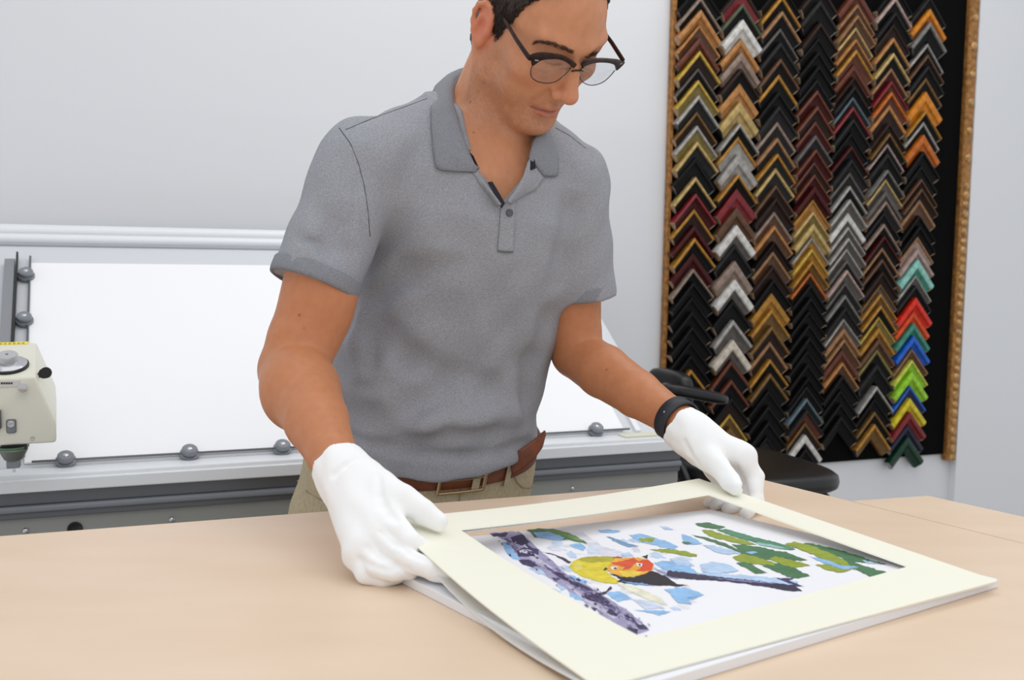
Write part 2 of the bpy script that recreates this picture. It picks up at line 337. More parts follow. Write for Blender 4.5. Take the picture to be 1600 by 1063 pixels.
# print sheet
PZ = TZ+.0102
pq = [onz(*q, PZ) for q in ((660, 846), (1108, 803), (1447, 893), (1010, 1034))]
art = empty('art_print', (pc[0], pc[1], TZ+.0097), 'watercolour print of a yellow and orange bird on a branch, framed by the mat', 'print')
MB().prism([tuple(q[:2]) for q in pq][::-1], TZ+.0097, PZ).out('sheet', whitep, art)
A1 = lambda L: [(720+x/4.4444, 780+y/4.4444) for x, y in L]
A2 = lambda L: [(1060+x/4.2105, 740+y/4.2105) for x, y in L]
BLU = (150, 196, 240); LBL = (190, 216, 246); LAV = (168, 162, 196); DKP = (66, 56, 96); GRN = (74, 122, 82); GR2 = (84, 142, 108); OLV = (152, 168, 50); LGR = (120, 160, 84)
ART = [
 (A1, (232, 230, 238), [(740,230),(850,230),(950,300),(1050,380),(900,390),(880,330)]),
 (A1, (228, 230, 244), [(880,300),(1100,360),(1230,410),(1000,400),(880,390)]),
 (A1, (226, 232, 246), [(900,400),(600,330),(640,300),(760,370)]),
 (A1, LAV, [(195,235),(400,225),(480,290),(560,370),(640,430),(720,510),(850,580),(940,640),(1040,700),(1150,770),(1250,850),(1310,910),(1220,945),(1120,890),(1000,820),(900,740),(780,660),(690,600),(600,540),(500,480),(420,440),(380,380),(340,300),(270,270)]),
 (A1, (205, 200, 222), [(420,290),(520,390),(640,480),(620,505),(480,410)]),
 (A1, (205, 200, 222), [(700,570),(900,700),(1090,820),(1060,830),(880,720)]),
 (A1, BLU, [(280,300),(340,300),(375,380),(420,425),(360,415),(320,380)]),
 (A1, LBL, [(470,480),(560,490),(600,540),(520,510)]),
 (A1, BLU, [(750,640),(830,680),(850,710),(760,680)]),
 (A1, BLU, [(750,520),(880,570),(870,590),(780,560)]),
 (A1, LBL, [(660,590),(740,620),(700,640)]),
 (A1, DKP, [(200,240),(330,235),(310,262),(230,262)]),
 (A1, DKP, [(345,265),(430,245),(480,300),(420,325),(360,300)]),
 (A1, DKP, [(385,360),(440,335),(540,350),(540,385),(470,400),(400,400)]),
 (A1, DKP, [(400,425),(470,420),(560,470),(480,470),(430,455)]),
 (A1, DKP, [(440,290),(500,340),(545,385),(520,380),(460,330)]),
 (A1, (96, 88, 130), [(560,440),(620,480),(700,530),(660,530),(590,480)]),
 (A1, DKP, [(640,500),(720,520),(770,580),(720,565),(660,530)]),
 (A1, DKP, [(720,545),(820,580),(930,640),(860,635),(760,590)]),
 (A1, DKP, [(850,670),(960,650),(1040,715),(960,720),(880,700)]),
 (A1, (96, 88, 130), [(940,690),(1060,740),(1080,770),(980,740)]),
 (A1, DKP, [(1030,760),(1100,790),(1080,820),(1010,790)]),
 (A1, DKP, [(1130,800),(1200,830),(1230,870),(1160,840)]),
 (A1, DKP, [(1200,860),(1270,870),(1305,908),(1240,905)]),
 (A1, DKP, [(1150,890),(1230,905),(1225,945),(1170,925)]),
 (A1, DKP, [(630,545),(690,560),(650,565)]), (A1, DKP, [(900,750),(950,760),(930,780)]),
 (A1, (208, 204, 226), [(400,360),(450,345),(500,362),(440,375)]),
 (A1, (66, 58, 80), [(545,365),(620,375),(690,400),(770,437),(750,448),(640,388)]),
 (A1, GRN, [(455,215),(560,205),(660,212),(760,240),(850,285),(880,310),(820,300),(730,280),(640,285),(580,270),(510,265),(490,235)]),
 (A1, LGR, [(560,208),(660,214),(760,242),(860,296),(760,270),(640,238)]),
 (A1, BLU, [(500,230),(600,225),(720,268),(700,290),(600,278),(530,265)]),
 (A1, BLU, [(750,320),(830,305),(870,335),(850,360),(780,335)]),
 (A1, BLU, [(950,215),(1020,210),(1110,225),(1060,235),(970,232)]),
 (A1, (124, 164, 200), [(1010,260),(1060,270),(1160,310),(1240,328),(1170,335),(1090,305)]),
 (A1, LBL, [(1110,380),(1170,368),(1200,395),(1130,400)]),
 (A1, (240, 238, 214), [(1080,585),(1200,605),(1380,680),(1440,740),(1300,700),(1150,630)]),
 (A1, BLU, [(1340,440),(1420,430),(1500,425),(1600,470),(1600,510),(1470,510),(1400,490)]),
 (A1, BLU, [(1170,250),(1240,240),(1320,260),(1450,300),(1510,330),(1480,350),(1370,325),(1300,310),(1200,275)]),
 (A1, OLV, [(1230,278),(1350,268),(1330,300),(1260,300)]),
 (A1, OLV, [(1310,350),(1420,345),(1560,360),(1640,385),(1640,400),(1490,380),(1380,365)]),
 (A1, BLU, [(1000,650),(1100,640),(1190,690),(1090,715)]),
 (A1, BLU, [(1410,625),(1560,615),(1640,640),(1690,665),(1610,700),(1480,680)]),
 (A1, BLU, [(1200,770),(1300,770),(1460,780),(1380,810),(1310,790)]),
 (A1, (212, 224, 244), [(1180,690),(1320,710),(1420,760),(1280,765)]),
 (A1, LBL, [(1380,185),(1440,195),(1480,212),(1420,215)]),
 (A1, (232, 214, 60), [(750,470),(780,430),(830,410),(900,400),(1050,400),(1110,405),(1100,440),(1040,470),(1010,500),(1050,540),(1110,570),(1080,590),(960,575),(860,545),(790,510)]),
 (A1, (186, 178, 52), [(800,425),(850,405),(1000,398),(1060,402),(1080,430),(1000,440),(880,440)]),
 (A1, (240, 226, 110), [(770,450),(830,440),(850,480),(800,500)]),
 (A1, (30, 28, 38), [(1030,515),(1110,540),(1200,545),(1280,505),(1330,500),(1430,540),(1500,590),(1580,600),(1480,605),(1350,600),(1230,590),(1080,575),(1110,558)]),
 (A1, (242, 178, 60), [(1030,460),(1050,430),(1130,410),(1230,405),(1300,420),(1340,450),(1335,490),(1290,515),(1220,535),(1150,545),(1060,520),(1010,490)]),
 (A1, (240, 210, 70), [(1100,500),(1200,500),(1270,505),(1200,540),(1130,540)]),
 (A1, (224, 84, 44), [(1040,440),(1120,432),(1200,405),(1230,430),(1180,480),(1120,500),(1140,470),(1060,455)]),
 (A1, (228, 78, 40), [(1220,430),(1300,420),(1340,455),(1325,495),(1270,505),(1210,500),(1250,480)]),
 (A1, (204, 50, 36), [(1050,400),(1130,402),(1110,412),(1060,412)]),
 (A1, (244, 244, 248), [(1040,470),(1085,468),(1092,486),(1050,490)]), (A1, (30, 30, 50), [(1060,478),(1080,474),(1086,486),(1066,488)]),
 (A1, (244, 244, 248), [(1220,445),(1262,448),(1256,470),(1225,465)]), (A1, (30, 30, 50), [(1234,450),(1250,451),(1247,463),(1236,461)]),
 (A1, (40, 34, 40), [(988,495),(1005,475),(1022,484),(1000,498)]),
 (A1, (40, 34, 40), [(1215,412),(1300,385),(1295,415),(1262,400)]),
 (A1, (120, 160, 210), [(1110,570),(1220,580),(1350,603),(1200,595)]),
 (A1, (160, 160, 206), [(1340,480),(1420,505),(1510,558),(1450,545),(1370,505)]),
 (A1, (58, 50, 78), [(1040,605),(1052,620),(1005,660),(940,662),(1010,640)]),
 (A2, LBL, [(140,600),(230,580),(330,600),(400,640),(280,660),(160,650)]),
 (A2, BLU, [(-40,590),(100,630),(130,660),(-20,650)]),
 (A2, LBL, [(160,470),(240,475),(350,505),(440,525),(330,535),(240,515)]),
 (A2, BLU, [(20,400),(80,415),(160,460),(60,470),(30,440)]),
 (A2, LBL, [(-60,560),(60,570),(110,610),(0,605)]),
 (A2, GRN, [(20,450),(70,452),(90,462),(40,464)]),
 (A2, OLV, [(-10,510),(60,520),(118,540),(80,548),(0,532)]),
 (A2, GRN, [(110,330),(190,322),(310,352),(270,365),(180,358),(130,345)]),
 (A2, GRN, [(80,405),(180,420),(300,455),(370,490),(470,520),(560,540),(660,550),(620,568),(520,562),(420,532),(350,497),(220,450)]),
 (A2, GRN, [(350,465),(470,475),(620,500),(740,530),(850,570),(800,575),(680,560),(560,545),(420,515)]),
 (A2, OLV, [(155,372),(210,372),(290,400),(420,435),(520,470),(420,465),(330,445),(240,425),(170,390)]),
 (A2, GR2, [(250,372),(310,365),(450,405),(600,440),(700,470),(770,500),(700,500),(560,470),(420,430),(330,400)]),
 (A2, (150, 196, 190), [(510,455),(600,465),(740,497),(640,492),(540,475)]),
 (A2, GRN, [(550,605),(650,590),(760,620),(865,675),(750,690),(650,650)]),
 (A2, OLV, [(640,545),(760,575),(870,605),(760,620),(680,600),(600,560)]),
 (A2, OLV, [(355,550),(420,530),(500,545),(640,590),(630,605),(540,600),(430,590),(380,570)]),
 (A2, GRN, [(380,590),(430,580),(500,610),(590,655),(510,660),(460,630)]),
 (A2, BLU, [(440,518),(500,512),(525,520),(480,530)]),
 (A2, GRN, [(820,460),(870,460),(1050,500),(1220,550),(1265,588),(1160,580),(1050,545),(940,505)]),
 (A2, OLV, [(700,465),(760,447),(860,470),(980,515),(1100,570),(1190,610),(1100,612),(980,575),(870,530),(780,490)]),
 (A2, GRN, [(1060,545),(1200,600),(1370,650),(1265,680),(1150,620)]),
 (A2, OLV, [(900,600),(960,598),(1080,630),(1180,625),(1070,650),(980,635)]),
 (A2, BLU, [(850,545),(920,555),(1080,605),(1190,617),(1080,630),(960,590)]),
 (A2, LBL, [(1210,570),(1330,592),(1250,594)]), (A2, GRN, [(1230,560),(1370,597),(1290,588)]),
 (A2, LBL, [(110,652),(360,665),(700,690),(790,715),(740,735),(500,705),(200,675)]),
 (A2, (52, 46, 76), [(-70,640),(110,660),(330,690),(560,715),(760,735),(815,775),(720,770),(560,742),(300,708),(0,688),(-80,672)]),
 (A2, (130, 126, 180), [(200,682),(420,700),(640,722),(560,722),(340,703)]),
 (A2, (70, 60, 110), [(640,690),(760,690),(730,705),(830,745),(760,735),(680,705)]),
 (A2, BLU, [(-20,745),(80,765),(150,805),(60,820),(90,860),(0,850),(-50,800)]),
]
for k in range(130):                                       # bark strokes along the branch
    t = k/130; cx_ = np.interp(t, [0, .25, .5, .75, 1], [300, 490, 780, 1010, 1250]); cy_ = np.interp(t, [0, .25, .5, .75, 1], [265, 400, 590, 720, 900])
    x_ = cx_+RNG.normal()*48; y_ = cy_+RNG.normal()*26; l_ = RNG.uniform(8, 42); h_ = RNG.uniform(2.5, 9); sl_ = RNG.uniform(.1, .9)
    ART.append((A1, [DKP, (96, 88, 130), (206, 202, 224), (126, 118, 160)][int(RNG.integers(0, 4))], [(x_, y_), (x_+l_*.5, y_+l_*.5*sl_-h_), (x_+l_, y_+l_*sl_), (x_+l_*.5, y_+l_*.5*sl_+h_)]))
WASH = [(214, 228, 248), (226, 226, 240), (200, 220, 246), (234, 234, 238)]
for k in range(46):                                        # pale washes around the bird
    x_ = RNG.uniform(520, 1560); y_ = RNG.uniform(250, 760)
    if y_ > 640 and x_ < 1000 or y_ < 300 and x_ > 1300: continue
    l_ = RNG.uniform(50, 150); h_ = RNG.uniform(12, 34)
    ART.insert(3, (A1, WASH[k % 4], [(x_, y_), (x_+l_*.5, y_-h_*.6), (x_+l_, y_+h_*.2), (x_+l_*1.1, y_+h_), (x_+l_*.4, y_+h_*.9)]))
def ragged(P, amp):
    out = []; n = len(P)
    for i in range(n):
        a = np.array(P[i]); b = np.array(P[(i+1) % n]); l = np.linalg.norm(b-a); k = max(1, int(l/4)); t = (b-a)/max(l, 1e-6); nn = np.array([-t[1], t[0]])
        for j in range(k):
            q = a+(b-a)*j/k
            if j: q = q+nn*RNG.normal()*amp*min(1, l/20)
            out.append(q)
    return out
V = []; FC = []; MI = []; pm = []; key = {}
for li, (tr, c, L) in enumerate(ART):
    P = ragged(tr(L), .55)
    P3 = [onz(x, y, PZ+.000005*(li+2)) for x, y in P]
    b0 = len(V); V += P3
    if c not in key:
        key[c] = len(pm); pm.append(mat('ink_%d_%d_%d' % c, c, .5, noise=.18, scale=90))
    for t in tessellate_polygon([[Vector((p[0], p[1], 0)) for p in P3]]): FC.append([b0+i for i in t]); MI.append(key[c])
me = bpy.data.meshes.new('ink'); me.from_pydata([tuple(v) for v in V], [], FC)
for q in pm: me.materials.append(q)
me.polygons.foreach_set('material_index', MI)
bm_ = bmesh.new(); bm_.from_mesh(me)
for f_ in bm_.faces:
    if f_.normal.z < 0: f_.normal_flip()
bm_.to_mesh(me); bm_.free(); me.shade_flat()
put(link('painted_picture', me), art)
# mat: a sheet lifted along its far edge
cream = mat('mat_board', (245, 243, 226), .65)
core = mat('mat_core', (238, 237, 236), .6)
MN = onz(935, 1075, TZ+.012); MR = onz(1559, 908, TZ+.012); MA = at(607, 811, 1.10); MBk = at(1092, 748, 1.40)
def msurf(a, b):
    p = MN*(1-a)*(1-b)+MR*a*(1-b)+MBk*a*b+MA*(1-a)*b
    p = p.copy(); p[2] -= .020*b*math.sin(math.pi*a)*0.25+.010*(1-a)*math.sin(math.pi*b)*.8
    return p
def minv(x, y):
    best = None; lo = np.array([0., 0.]); hi = np.array([1., 1.])
    for it in range(7):
        G = [(a, b) for a in np.linspace(lo[0], hi[0], 9) for b in np.linspace(lo[1], hi[1], 9)]
        def er(ab):
            v = msurf(*ab)-CC; z = v@CF; return (800+F*(v@CR)/z-x)**2+(531.5-F*(v@CU)/z-y)**2
        best = np.array(min(G, key=er)); w_ = (hi-lo)/4; lo = best-w_/2; hi = best+w_/2
    return best
WIN = [minv(*q) for q in ((1005, 997), (1420, 885), (1107, 772), (718, 827))]       # near-left, right, far-right, far-left
OUT = [np.array(q, float) for q in ((0, 0), (1, 0), (1, 1), (0, 1))]
def matsheet(name, win, out, off, th, m, bevel=0., parent=None, **kw):
    n = 14; v = []; f = []
    loops = []
    for kind, quad, dz in (('o', out, off), ('i', win, off), ('b', win, off-th), ('ob', out, off-th)):
        lp = []
        for i in range(4):
            a, b = quad[i], quad[(i+1) % 4]
            for j in range(n):
                q = a+(b-a)*j/n
                if kind == 'b' and bevel: q = q+(np.mean(win, 0)-q)*bevel
                lp.append(len(v)); p = msurf(*q); p[2] += dz; v.append(p)
        loops.append(lp)
    N_ = 4*n
    for A_, B_ in ((0, 1), (1, 2), (2, 3), (3, 0)):
        for k in range(N_): f.append((loops[A_][k], loops[A_][(k+1) % N_], loops[B_][(k+1) % N_], loops[B_][k]))
    o = link(name, mesh(name, v, f, False, True), m, **kw)
    if parent is not None: put(o, parent)
    return o
mt = empty('picture_mat', tuple(np.mean([MN, MR, MA, MBk], 0)), 'cream picture mat with rectangular window, far edge lifted by white gloved hands', 'mat')
matsheet('mat_face', WIN, OUT, .0, .0014, cream, .008, mt)
OUT2 = [np.array(q, float) for q in ((-.004, .003), (.997, .003), (.997, .997), (.004, .99))]
WIN2 = [w_+(np.array([.5, .5])-w_)*-.02 for w_ in WIN]
def _ms2(a, b, _m=msurf):
    p = _m(a, b); p[2] -= .014*(1-a)**2*math.sin(math.pi*min(1, b*1.02+.0)); return p
_keep = msurf; msurf = _ms2
matsheet('under_mat', WIN2, OUT2, -.0016, .0014, core, 0, mt)
msurf = _keep
# a plain backing sheet hinged under the mat's left edge is part of the mat

# ------------------------------------------------------------------ wall mounted mat cutter
CO = at(0, 731, 1.8); CZ = CO[2]
EL = math.radians(35); t3 = n3*math.cos(EL)+z3*math.sin(EL); b3 = np.cross(u3, t3)   # u along, t up the board, b out of it
alu = mat('brushed_aluminium', (236, 238, 241), .4, metal=.1, noise=.06, scale=60, stretch=(1, 30, 30))
dgrey = mat('dark_rail', (104, 106, 110), .35, metal=.35)
panelm = mat('grey_panel', (152, 153, 149), .5)
blackm = mat('black_plastic', (24, 24, 26), .4)
greyp = mat('grey_plastic', (128, 132, 138), .35)
creamp = mat('cream_enamel', (226, 224, 208), .35)
chrome = mat('chrome', (200, 200, 204), .2, metal=1)
cut_ = empty('mat_cutter', tuple(CO*np.array([1, 1, 0])), 'wide wall mounted mat cutter with tilted white board behind the man', 'machine')
fr = lambda: MB(CO, u3, n3, z3)
tl = lambda: MB(CO, u3, t3, b3)
tl().box((-.12, .0, -.03), (1.33, .735, -.004), .002).out('bed_board', mat('bed_white', (214, 216, 220), .5), cut_)
# ledge and front rails
fr().prism([(-.12, -.055), (1.335, -.055), (1.335, .012), (-.12, .012)], -.030, -.004, .003).out('front_ledge', alu, cut_, label='bright aluminium ledge along front')
fr().box((-.12, -.062, -.034), (1.335, -.053, -.012), .002).out('ledge_lip', alu, cut_)
fr().box((-.12, -.050, -.058), (1.335, .05, -.034), .002).out('upper_rail', dgrey, cut_)
fr().box((-.12, -.058, -.070), (1.335, .05, -.058), .004).out('bright_rail', greyp, cut_)
fr().box((-.12, -.050, -.082), (1.335, .05, -.070), .002).out('lower_rail', dgrey, cut_)
fr().box((-.12, -.040, -.26), (1.335, -.02, -.082)).out('front_panel', panelm, cut_)
for uu in (-.02, .22, .62, 1.02): # screws
    MB(CO+u3*(uu+.06)-n3*.04-z3*.105, u3, z3, -n3).lathe([(0, .004), (.0045, .003), (.006, 0)], 12).out('screw', chrome, cut_, True)
MB(CO+u3*.118-n3*.0402-z3*.108, u3, z3, -n3).lathe([(0, .0), (.010, .0005), (.0125, .003), (.0128, 0)], 20).out('hole_grommet', blackm, cut_, True)
# top rail: rounded extrusion
prof = []
for i in range(25):
    a = i/24*math.pi; prof.append((.713+.010*math.cos(a)-.002, .006+.016*math.sin(a)))
rail = MB(CO, t3, b3, u3)
def railprof(y0, h, z0): return [(y0+h/2*math.cos(i/10*math.pi), z0+.014*math.sin(i/10*math.pi)) for i in range(11)]
rail.prism(railprof(.722, .030, 0), -.14, 1.345).out('top_rail', alu, cut_, 'auto')
MB(CO, t3, b3, u3).prism(railprof(.690, .026, -.002), -.14, 1.345).out('top_rail', alu, cut_, 'auto')
MB(CO, t3, b3, u3).box((.668, -.004, -.14), (.738, .0, 1.345)).out('top_rail_base', mat('rail_grey', (176, 178, 184), .4, metal=.3), cut_)
# left measuring bar and rod
tl().box((-.012, .30, 0), (.008, .60, .012), .001).out('measuring_bar', mat('bar_grey', (148, 150, 154), .4, metal=.4), cut_)
tl().box((.010, .28, 0), (.014, .62, .016), .0005).out('black_strip', blackm, cut_)
tl().tube([(.037, .02, .004), (.037, .62, .004)], .0022, 8).out('side_rod', dgrey, cut_)
tl().tube([(.05, .004, .006), (1.235, .004, .006)], .0022, 8).out('front_rod', dgrey, cut_)
kp = [(0, 0), (.0172, 0), (.0172, .0055), (.0118, .0065), (.0118, .0088), (.0142, .0095), (.0142, .0150), (.0112, .0178), (0, .0178)]
for uu, tt in ((.105, .004), (.315, .004), (.485, .004), (1.154, .006), (.030, .40), (.030, .55)):
    kb = MB(CO+u3*uu+t3*tt+b3*.001, u3, t3, b3).lathe(kp, 18).out('clamp_knob', greyp, cut_, False)
    k2 = MB(CO+u3*uu+t3*tt+b3*.0186, u3, t3, b3).lathe([(0, .0012), (.004, .0011), (.005, 0)], 14).out('knob_cap', chrome, None, True); put(k2, kb); k2.matrix_parent_inverse = kb.matrix_world.inverted()
# right hand end details
tl().box((1.25, .0, -.004), (1.262, .60, .004)).out('end_strip', alu, cut_)
fr().box((1.20, -.05, -.004), (1.30, -.01, .0)).out('end_plate', mat('ivory_plate', (222, 220, 200), .5), cut_)
# the white sheet on the bed
MB(CO, u3, t3, b3).box((.038, .008, -.003), (1.224, .600, .0012)).out('mounting_sheet', mat('white_sheet', (250, 250, 252), .6), None,
    label='large blank white sheet lying on the tilted bed of the cutter', cat='sheet')
# cutting head: cream box at the left edge
hd = empty('cutter_head', tuple(at(20, 610, 1.72)), 'cream cutter head box with silver dial and yellow sticker, left edge of photo', 'machine head')
hY = 1.66
def hp(x, y): return at(x, y, hY+.0*x)
hu = nrm(at(55, 589, hY)-at(-60, 594, hY-.03))
FPl = at(55, 589, hY); fn = nrm(np.cross(hu, z3)); fn = fn if fn[1] < 0 else -fn
fp = lambda x, y: onpl(x, y, FPl, fn)
hoff = at(57, 535, hY+.115)-FPl                             # front edge to back edge of the top face
fpoly = [fp(-75, 594), fp(55, 589), fp(87, 660), fp(88.5, 690), fp(84, 693), fp(-75, 702)]
mb = MB(); a_ = [mb.b.verts.new(p) for p in fpoly]; b_ = [mb.b.verts.new(p+hoff) for p in fpoly]
mb.b.faces.new(a_); mb.b.faces.new(b_[::-1])
for i in range(6): mb.b.faces.new([a_[i], b_[i], b_[(i+1) % 6], a_[(i+1) % 6]])
bmesh.ops.recalc_face_normals(mb.b, faces=mb.b.faces)
bmesh.ops.bevel(mb.b, geom=list(mb.b.edges), offset=.004, segments=3, profile=.5, affect='EDGES')
mb.out('housing', creamp, hd, 'auto')
tn = nrm(np.cross(hu, hoff)); tn = tn if tn[2] > 0 else -tn; tb = np.cross(tn, hu)
tp = lambda x, y: onpl(x, y, FPl, tn)
DC = tp(13, 573)
MB(DC, hu, tb, tn).lathe([(0, .004), (.031, .004), (.031, 0)], 32).out('dial_ring', blackm, hd, 'auto')
MB(DC, hu, tb, tn).lathe([(.029, .004), (.029, .006), (.017, .012), (0, .012)], 32).out('dial', chrome, hd, 'auto')
dk = MB(DC, hu, tb, tn).lathe([(.0165, .012), (.0165, .020), (.015, .022), (0, .022)], 28).out('dial_knob', mat('satin_metal', (196, 196, 198), .4, metal=.5), hd, 'auto')
MB(DC+tn*.0222, hu, tb, tn).lathe([(0, .0004), (.0022, .0003), (.0024, 0)], 10).out('knob_screw', dgrey, hd, True)
def strip(x0, y0, x1, y1, P, nn, up, th, name, m_, **kw):
    a = onpl(x0, y0, P, nn); b = onpl(x1, y1, P, nn); d = b-a
    du = d@hu; dv = d@up
    return MB(a+nn*.0003, hu, up, nn).box((0, min(0, dv), 0), (du, max(0, dv), th)).out(name, m_, hd, **kw)
strip(-40, 541, 45, 534.5, FPl, tn, tb, .0005, 'warning_sticker', mat('yellow_sticker', (246, 226, 40), .4), label='yellow warning sticker')
for k in range(7): strip(-8+k*7, 539.5-.25*k, -3.5+k*7, 537.6-.25*k, FPl, tn, tb, .0008, 'sticker_print', mat('brown_print', (170, 140, 30), .5))
strip(-30, 607, 31, 596, FPl, fn, z3, .0007, 'name_plate', mat('plate_silver', (214, 212, 210), .35, metal=.3))
for k in range(5): strip(1.5+k*3.8, 600.6, 4.4+k*3.8, 597.6, FPl, fn, z3, .0010, 'plate_print', mat('print_dark', (44, 34, 36), .5))
MB(fp(38, 605), hu, z3, fn).lathe([(.004, 0), (.004, .010), (.007, .012), (.007, .018), (0, .019)], 16).out('release_knob', chrome, hd, 'auto')
MB(fp(18, 666), hu, z3, fn).box((-.0072, -.011, 0), (.0072, .011, .003), .0028).out('switch_plate', greyp, hd, 'auto')
MB(fp(18, 662), hu, z3, fn).lathe([(.0055, .003), (.0055, .006), (0, .0065)], 16).out('switch_button', chrome, hd, 'auto')
MB(fp(50.5, 685.5), hu, z3, fn).lathe([(.0035, 0), (.003, .002), (0, .0022)], 12).out('screw', chrome, hd, 'auto')
MB(fp(-2, 655), hu, z3, fn).box((-.01, -.016, 0), (.0045, .016, .010), .003).out('lever', dgrey, hd, 'auto')
sn = nrm(np.cross(fpoly[2]-fpoly[1], hoff)); sn = sn if sn[0] > 0 else -sn
SK = onpl(60, 587, fpoly[1], sn)
MB(SK, hu, z3, sn).lathe([(.0042, 0), (.0042, .008), (.0085, .009), (.0092, .012), (.006, .014), (0, .014)], 20).out('lock_knob', blackm, hd, 'auto')
# blade holder under the box
BH = fp(18, 697)-fn*.016
MB(BH, hu, -fn, z3).box((-.020, -.012, -.008), (.022, .014, .006), .002).out('blade_mount', blackm, hd)
MB(BH, hu, -fn, z3).lathe([(.021, -.006), (.022, -.009), (.014, -.024), (.011, -.026)], 20).out('blade_cone', mat('cone_grey', (120, 124, 118), .4, metal=.4), hd, 'auto')
MB(BH, hu, -fn, z3).lathe([(.0222, -.003), (.0225, -.006), (.0215, -.007)], 20).out('cone_band', mat('band_green', (80, 110, 80), .5), hd, 'auto')
MB(BH, hu, -fn, z3).box((-.010, -.008, -.038), (.010, .008, -.024), .002).out('blade_clamp', greyp, hd)
MB(BH, hu, -fn, z3).box((-.002, -.001, -.046), (.003, .001, -.036)).out('blade', chrome, hd)
MB(BH-hu*.022, hu, -fn, z3).box((-.006, -.014, -.002), (.007, -.004, .012), .002).out('mount_bracket', chrome, hd)

# travel beam that carries the head along the bed (left of the photo's edge)
tlb = MB(CO, u3, t3, b3)
tlb.box((-.118, .0, .012), (-.078, .66, .050), .003).out('travel_beam', alu, hd)
MB(CO, u3, t3, b3).box((-.112, .0, .050), (-.084, .14, .150), .003).out('head_bracket', greyp, hd)
# ------------------------------------------------------------------ rack of moulding corner samples on the back wall
RP = lambda x, y: (lambda P: np.array([(P-WP)@u3, P[2]]))(onpl(x, y, WP-n3*.03, n3))
RB, RT = .612, 2.36                                        # bottom and top of the board
RL, RR = -.80, .287
rw = lambda: MB(WP, u3, z3, -n3)                            # x along the wall, y up, z off the wall
rk = empty('display_board', tuple(WP+n3*-.005), 'tall black display board in gilt frame filled with frame corner samples', 'display board')
rw().box((RL, RB, .001), (RR, RT, .012)).out('backing_panel', mat('black_felt', (9, 9, 9), .95, bump=.1, spec=.1), rk)
giltm = mat('antique_gilt', (168, 116, 58), .42, metal=.3, noise=.55, scale=70, bump=.4, bscale=160)
giltl = mat('worn_gilt', (196, 152, 96), .4, metal=.3, noise=.5, scale=90, bump=.3, bscale=200)
rw().prism([(RR-.004, RB-.022), (RR+.034, RB-.022), (RR+.034, RT), (RR-.004, RT)], .001, .030, .006).out('gilt_side', giltm, rk, label='wide gilt right side with raised ornament')
bead = None
for k in range(58):                                        # carved ornament running down the right side
    zz = RB-.010+k*.030
    mbb = MB(WP+u3*(RR+.0165)+z3*zz-n3*.028, u3, z3, -n3).lathe([(.013, 0), (.011, .006), (.006, .010), (0, .011)], 8)
    bmesh.ops.scale(mbb.b, vec=(1, 1, 1.0+.25*(k % 2)), verts=mbb.b.verts, space=Matrix.Translation(-Vector(WP+u3*(RR+.0165)+z3*zz)))
    if zz > 1.5 and k % 3: mbb.b.free(); continue
    mbb.out('ornament', giltl, rk, 'auto')
rw().box((RL-.014, RB, .001), (RL, RT, .020), .003).out('gilt_left_side', giltm, rk, label='narrow gilt left side')
PAL = dict(k=(13, 12, 12), dk=(42, 40, 40), gr=(98, 92, 88), db=(50, 34, 28), br=(98, 64, 40), rb=(104, 48, 26), tn=(164, 120, 80), wd=(192, 132, 70), gd=(186, 132, 48), yg=(206, 170, 70), lg=(202, 172, 108),
  og=(206, 108, 24), rd=(134, 30, 38), mr=(74, 20, 20), si=(176, 172, 166), wh=(226, 222, 216), tp=(154, 132, 118), ol=(140, 124, 62), cr=(220, 208, 190), bz=(126, 92, 44), gn=(78, 90, 66), aq=(150, 214, 200),
  br_=(234, 44, 20), oo=(240, 82, 20), te=(64, 150, 128), bl=(24, 100, 214), nv=(22, 32, 84), li=(164, 224, 50), ye=(236, 214, 40), yl=(226, 226, 90), dg=(14, 60, 38), sb=(100, 122, 132), bo=(226, 138, 20), pk=(186, 160, 150), sg=(130, 128, 122), n2=(24, 26, 58))
PN = dict(k='black', dk='charcoal', gr='grey', db='dark brown', br='brown', rb='red brown', tn='tan', wd='light wood', gd='gold', yg='yellow gold', lg='pale gold', og='orange', rd='red', mr='maroon', si='silver', wh='white', tp='taupe', ol='olive', cr='cream', bz='bronze', gn='moss green',
  aq='aqua', br_='bright red', oo='orange red', te='teal', bl='blue', nv='navy', li='lime green', ye='yellow', yl='lemon yellow', dg='dark green', sb='slate blue', bo='bright amber', pk='pinkish beige', sg='stone grey', n2='midnight blue')
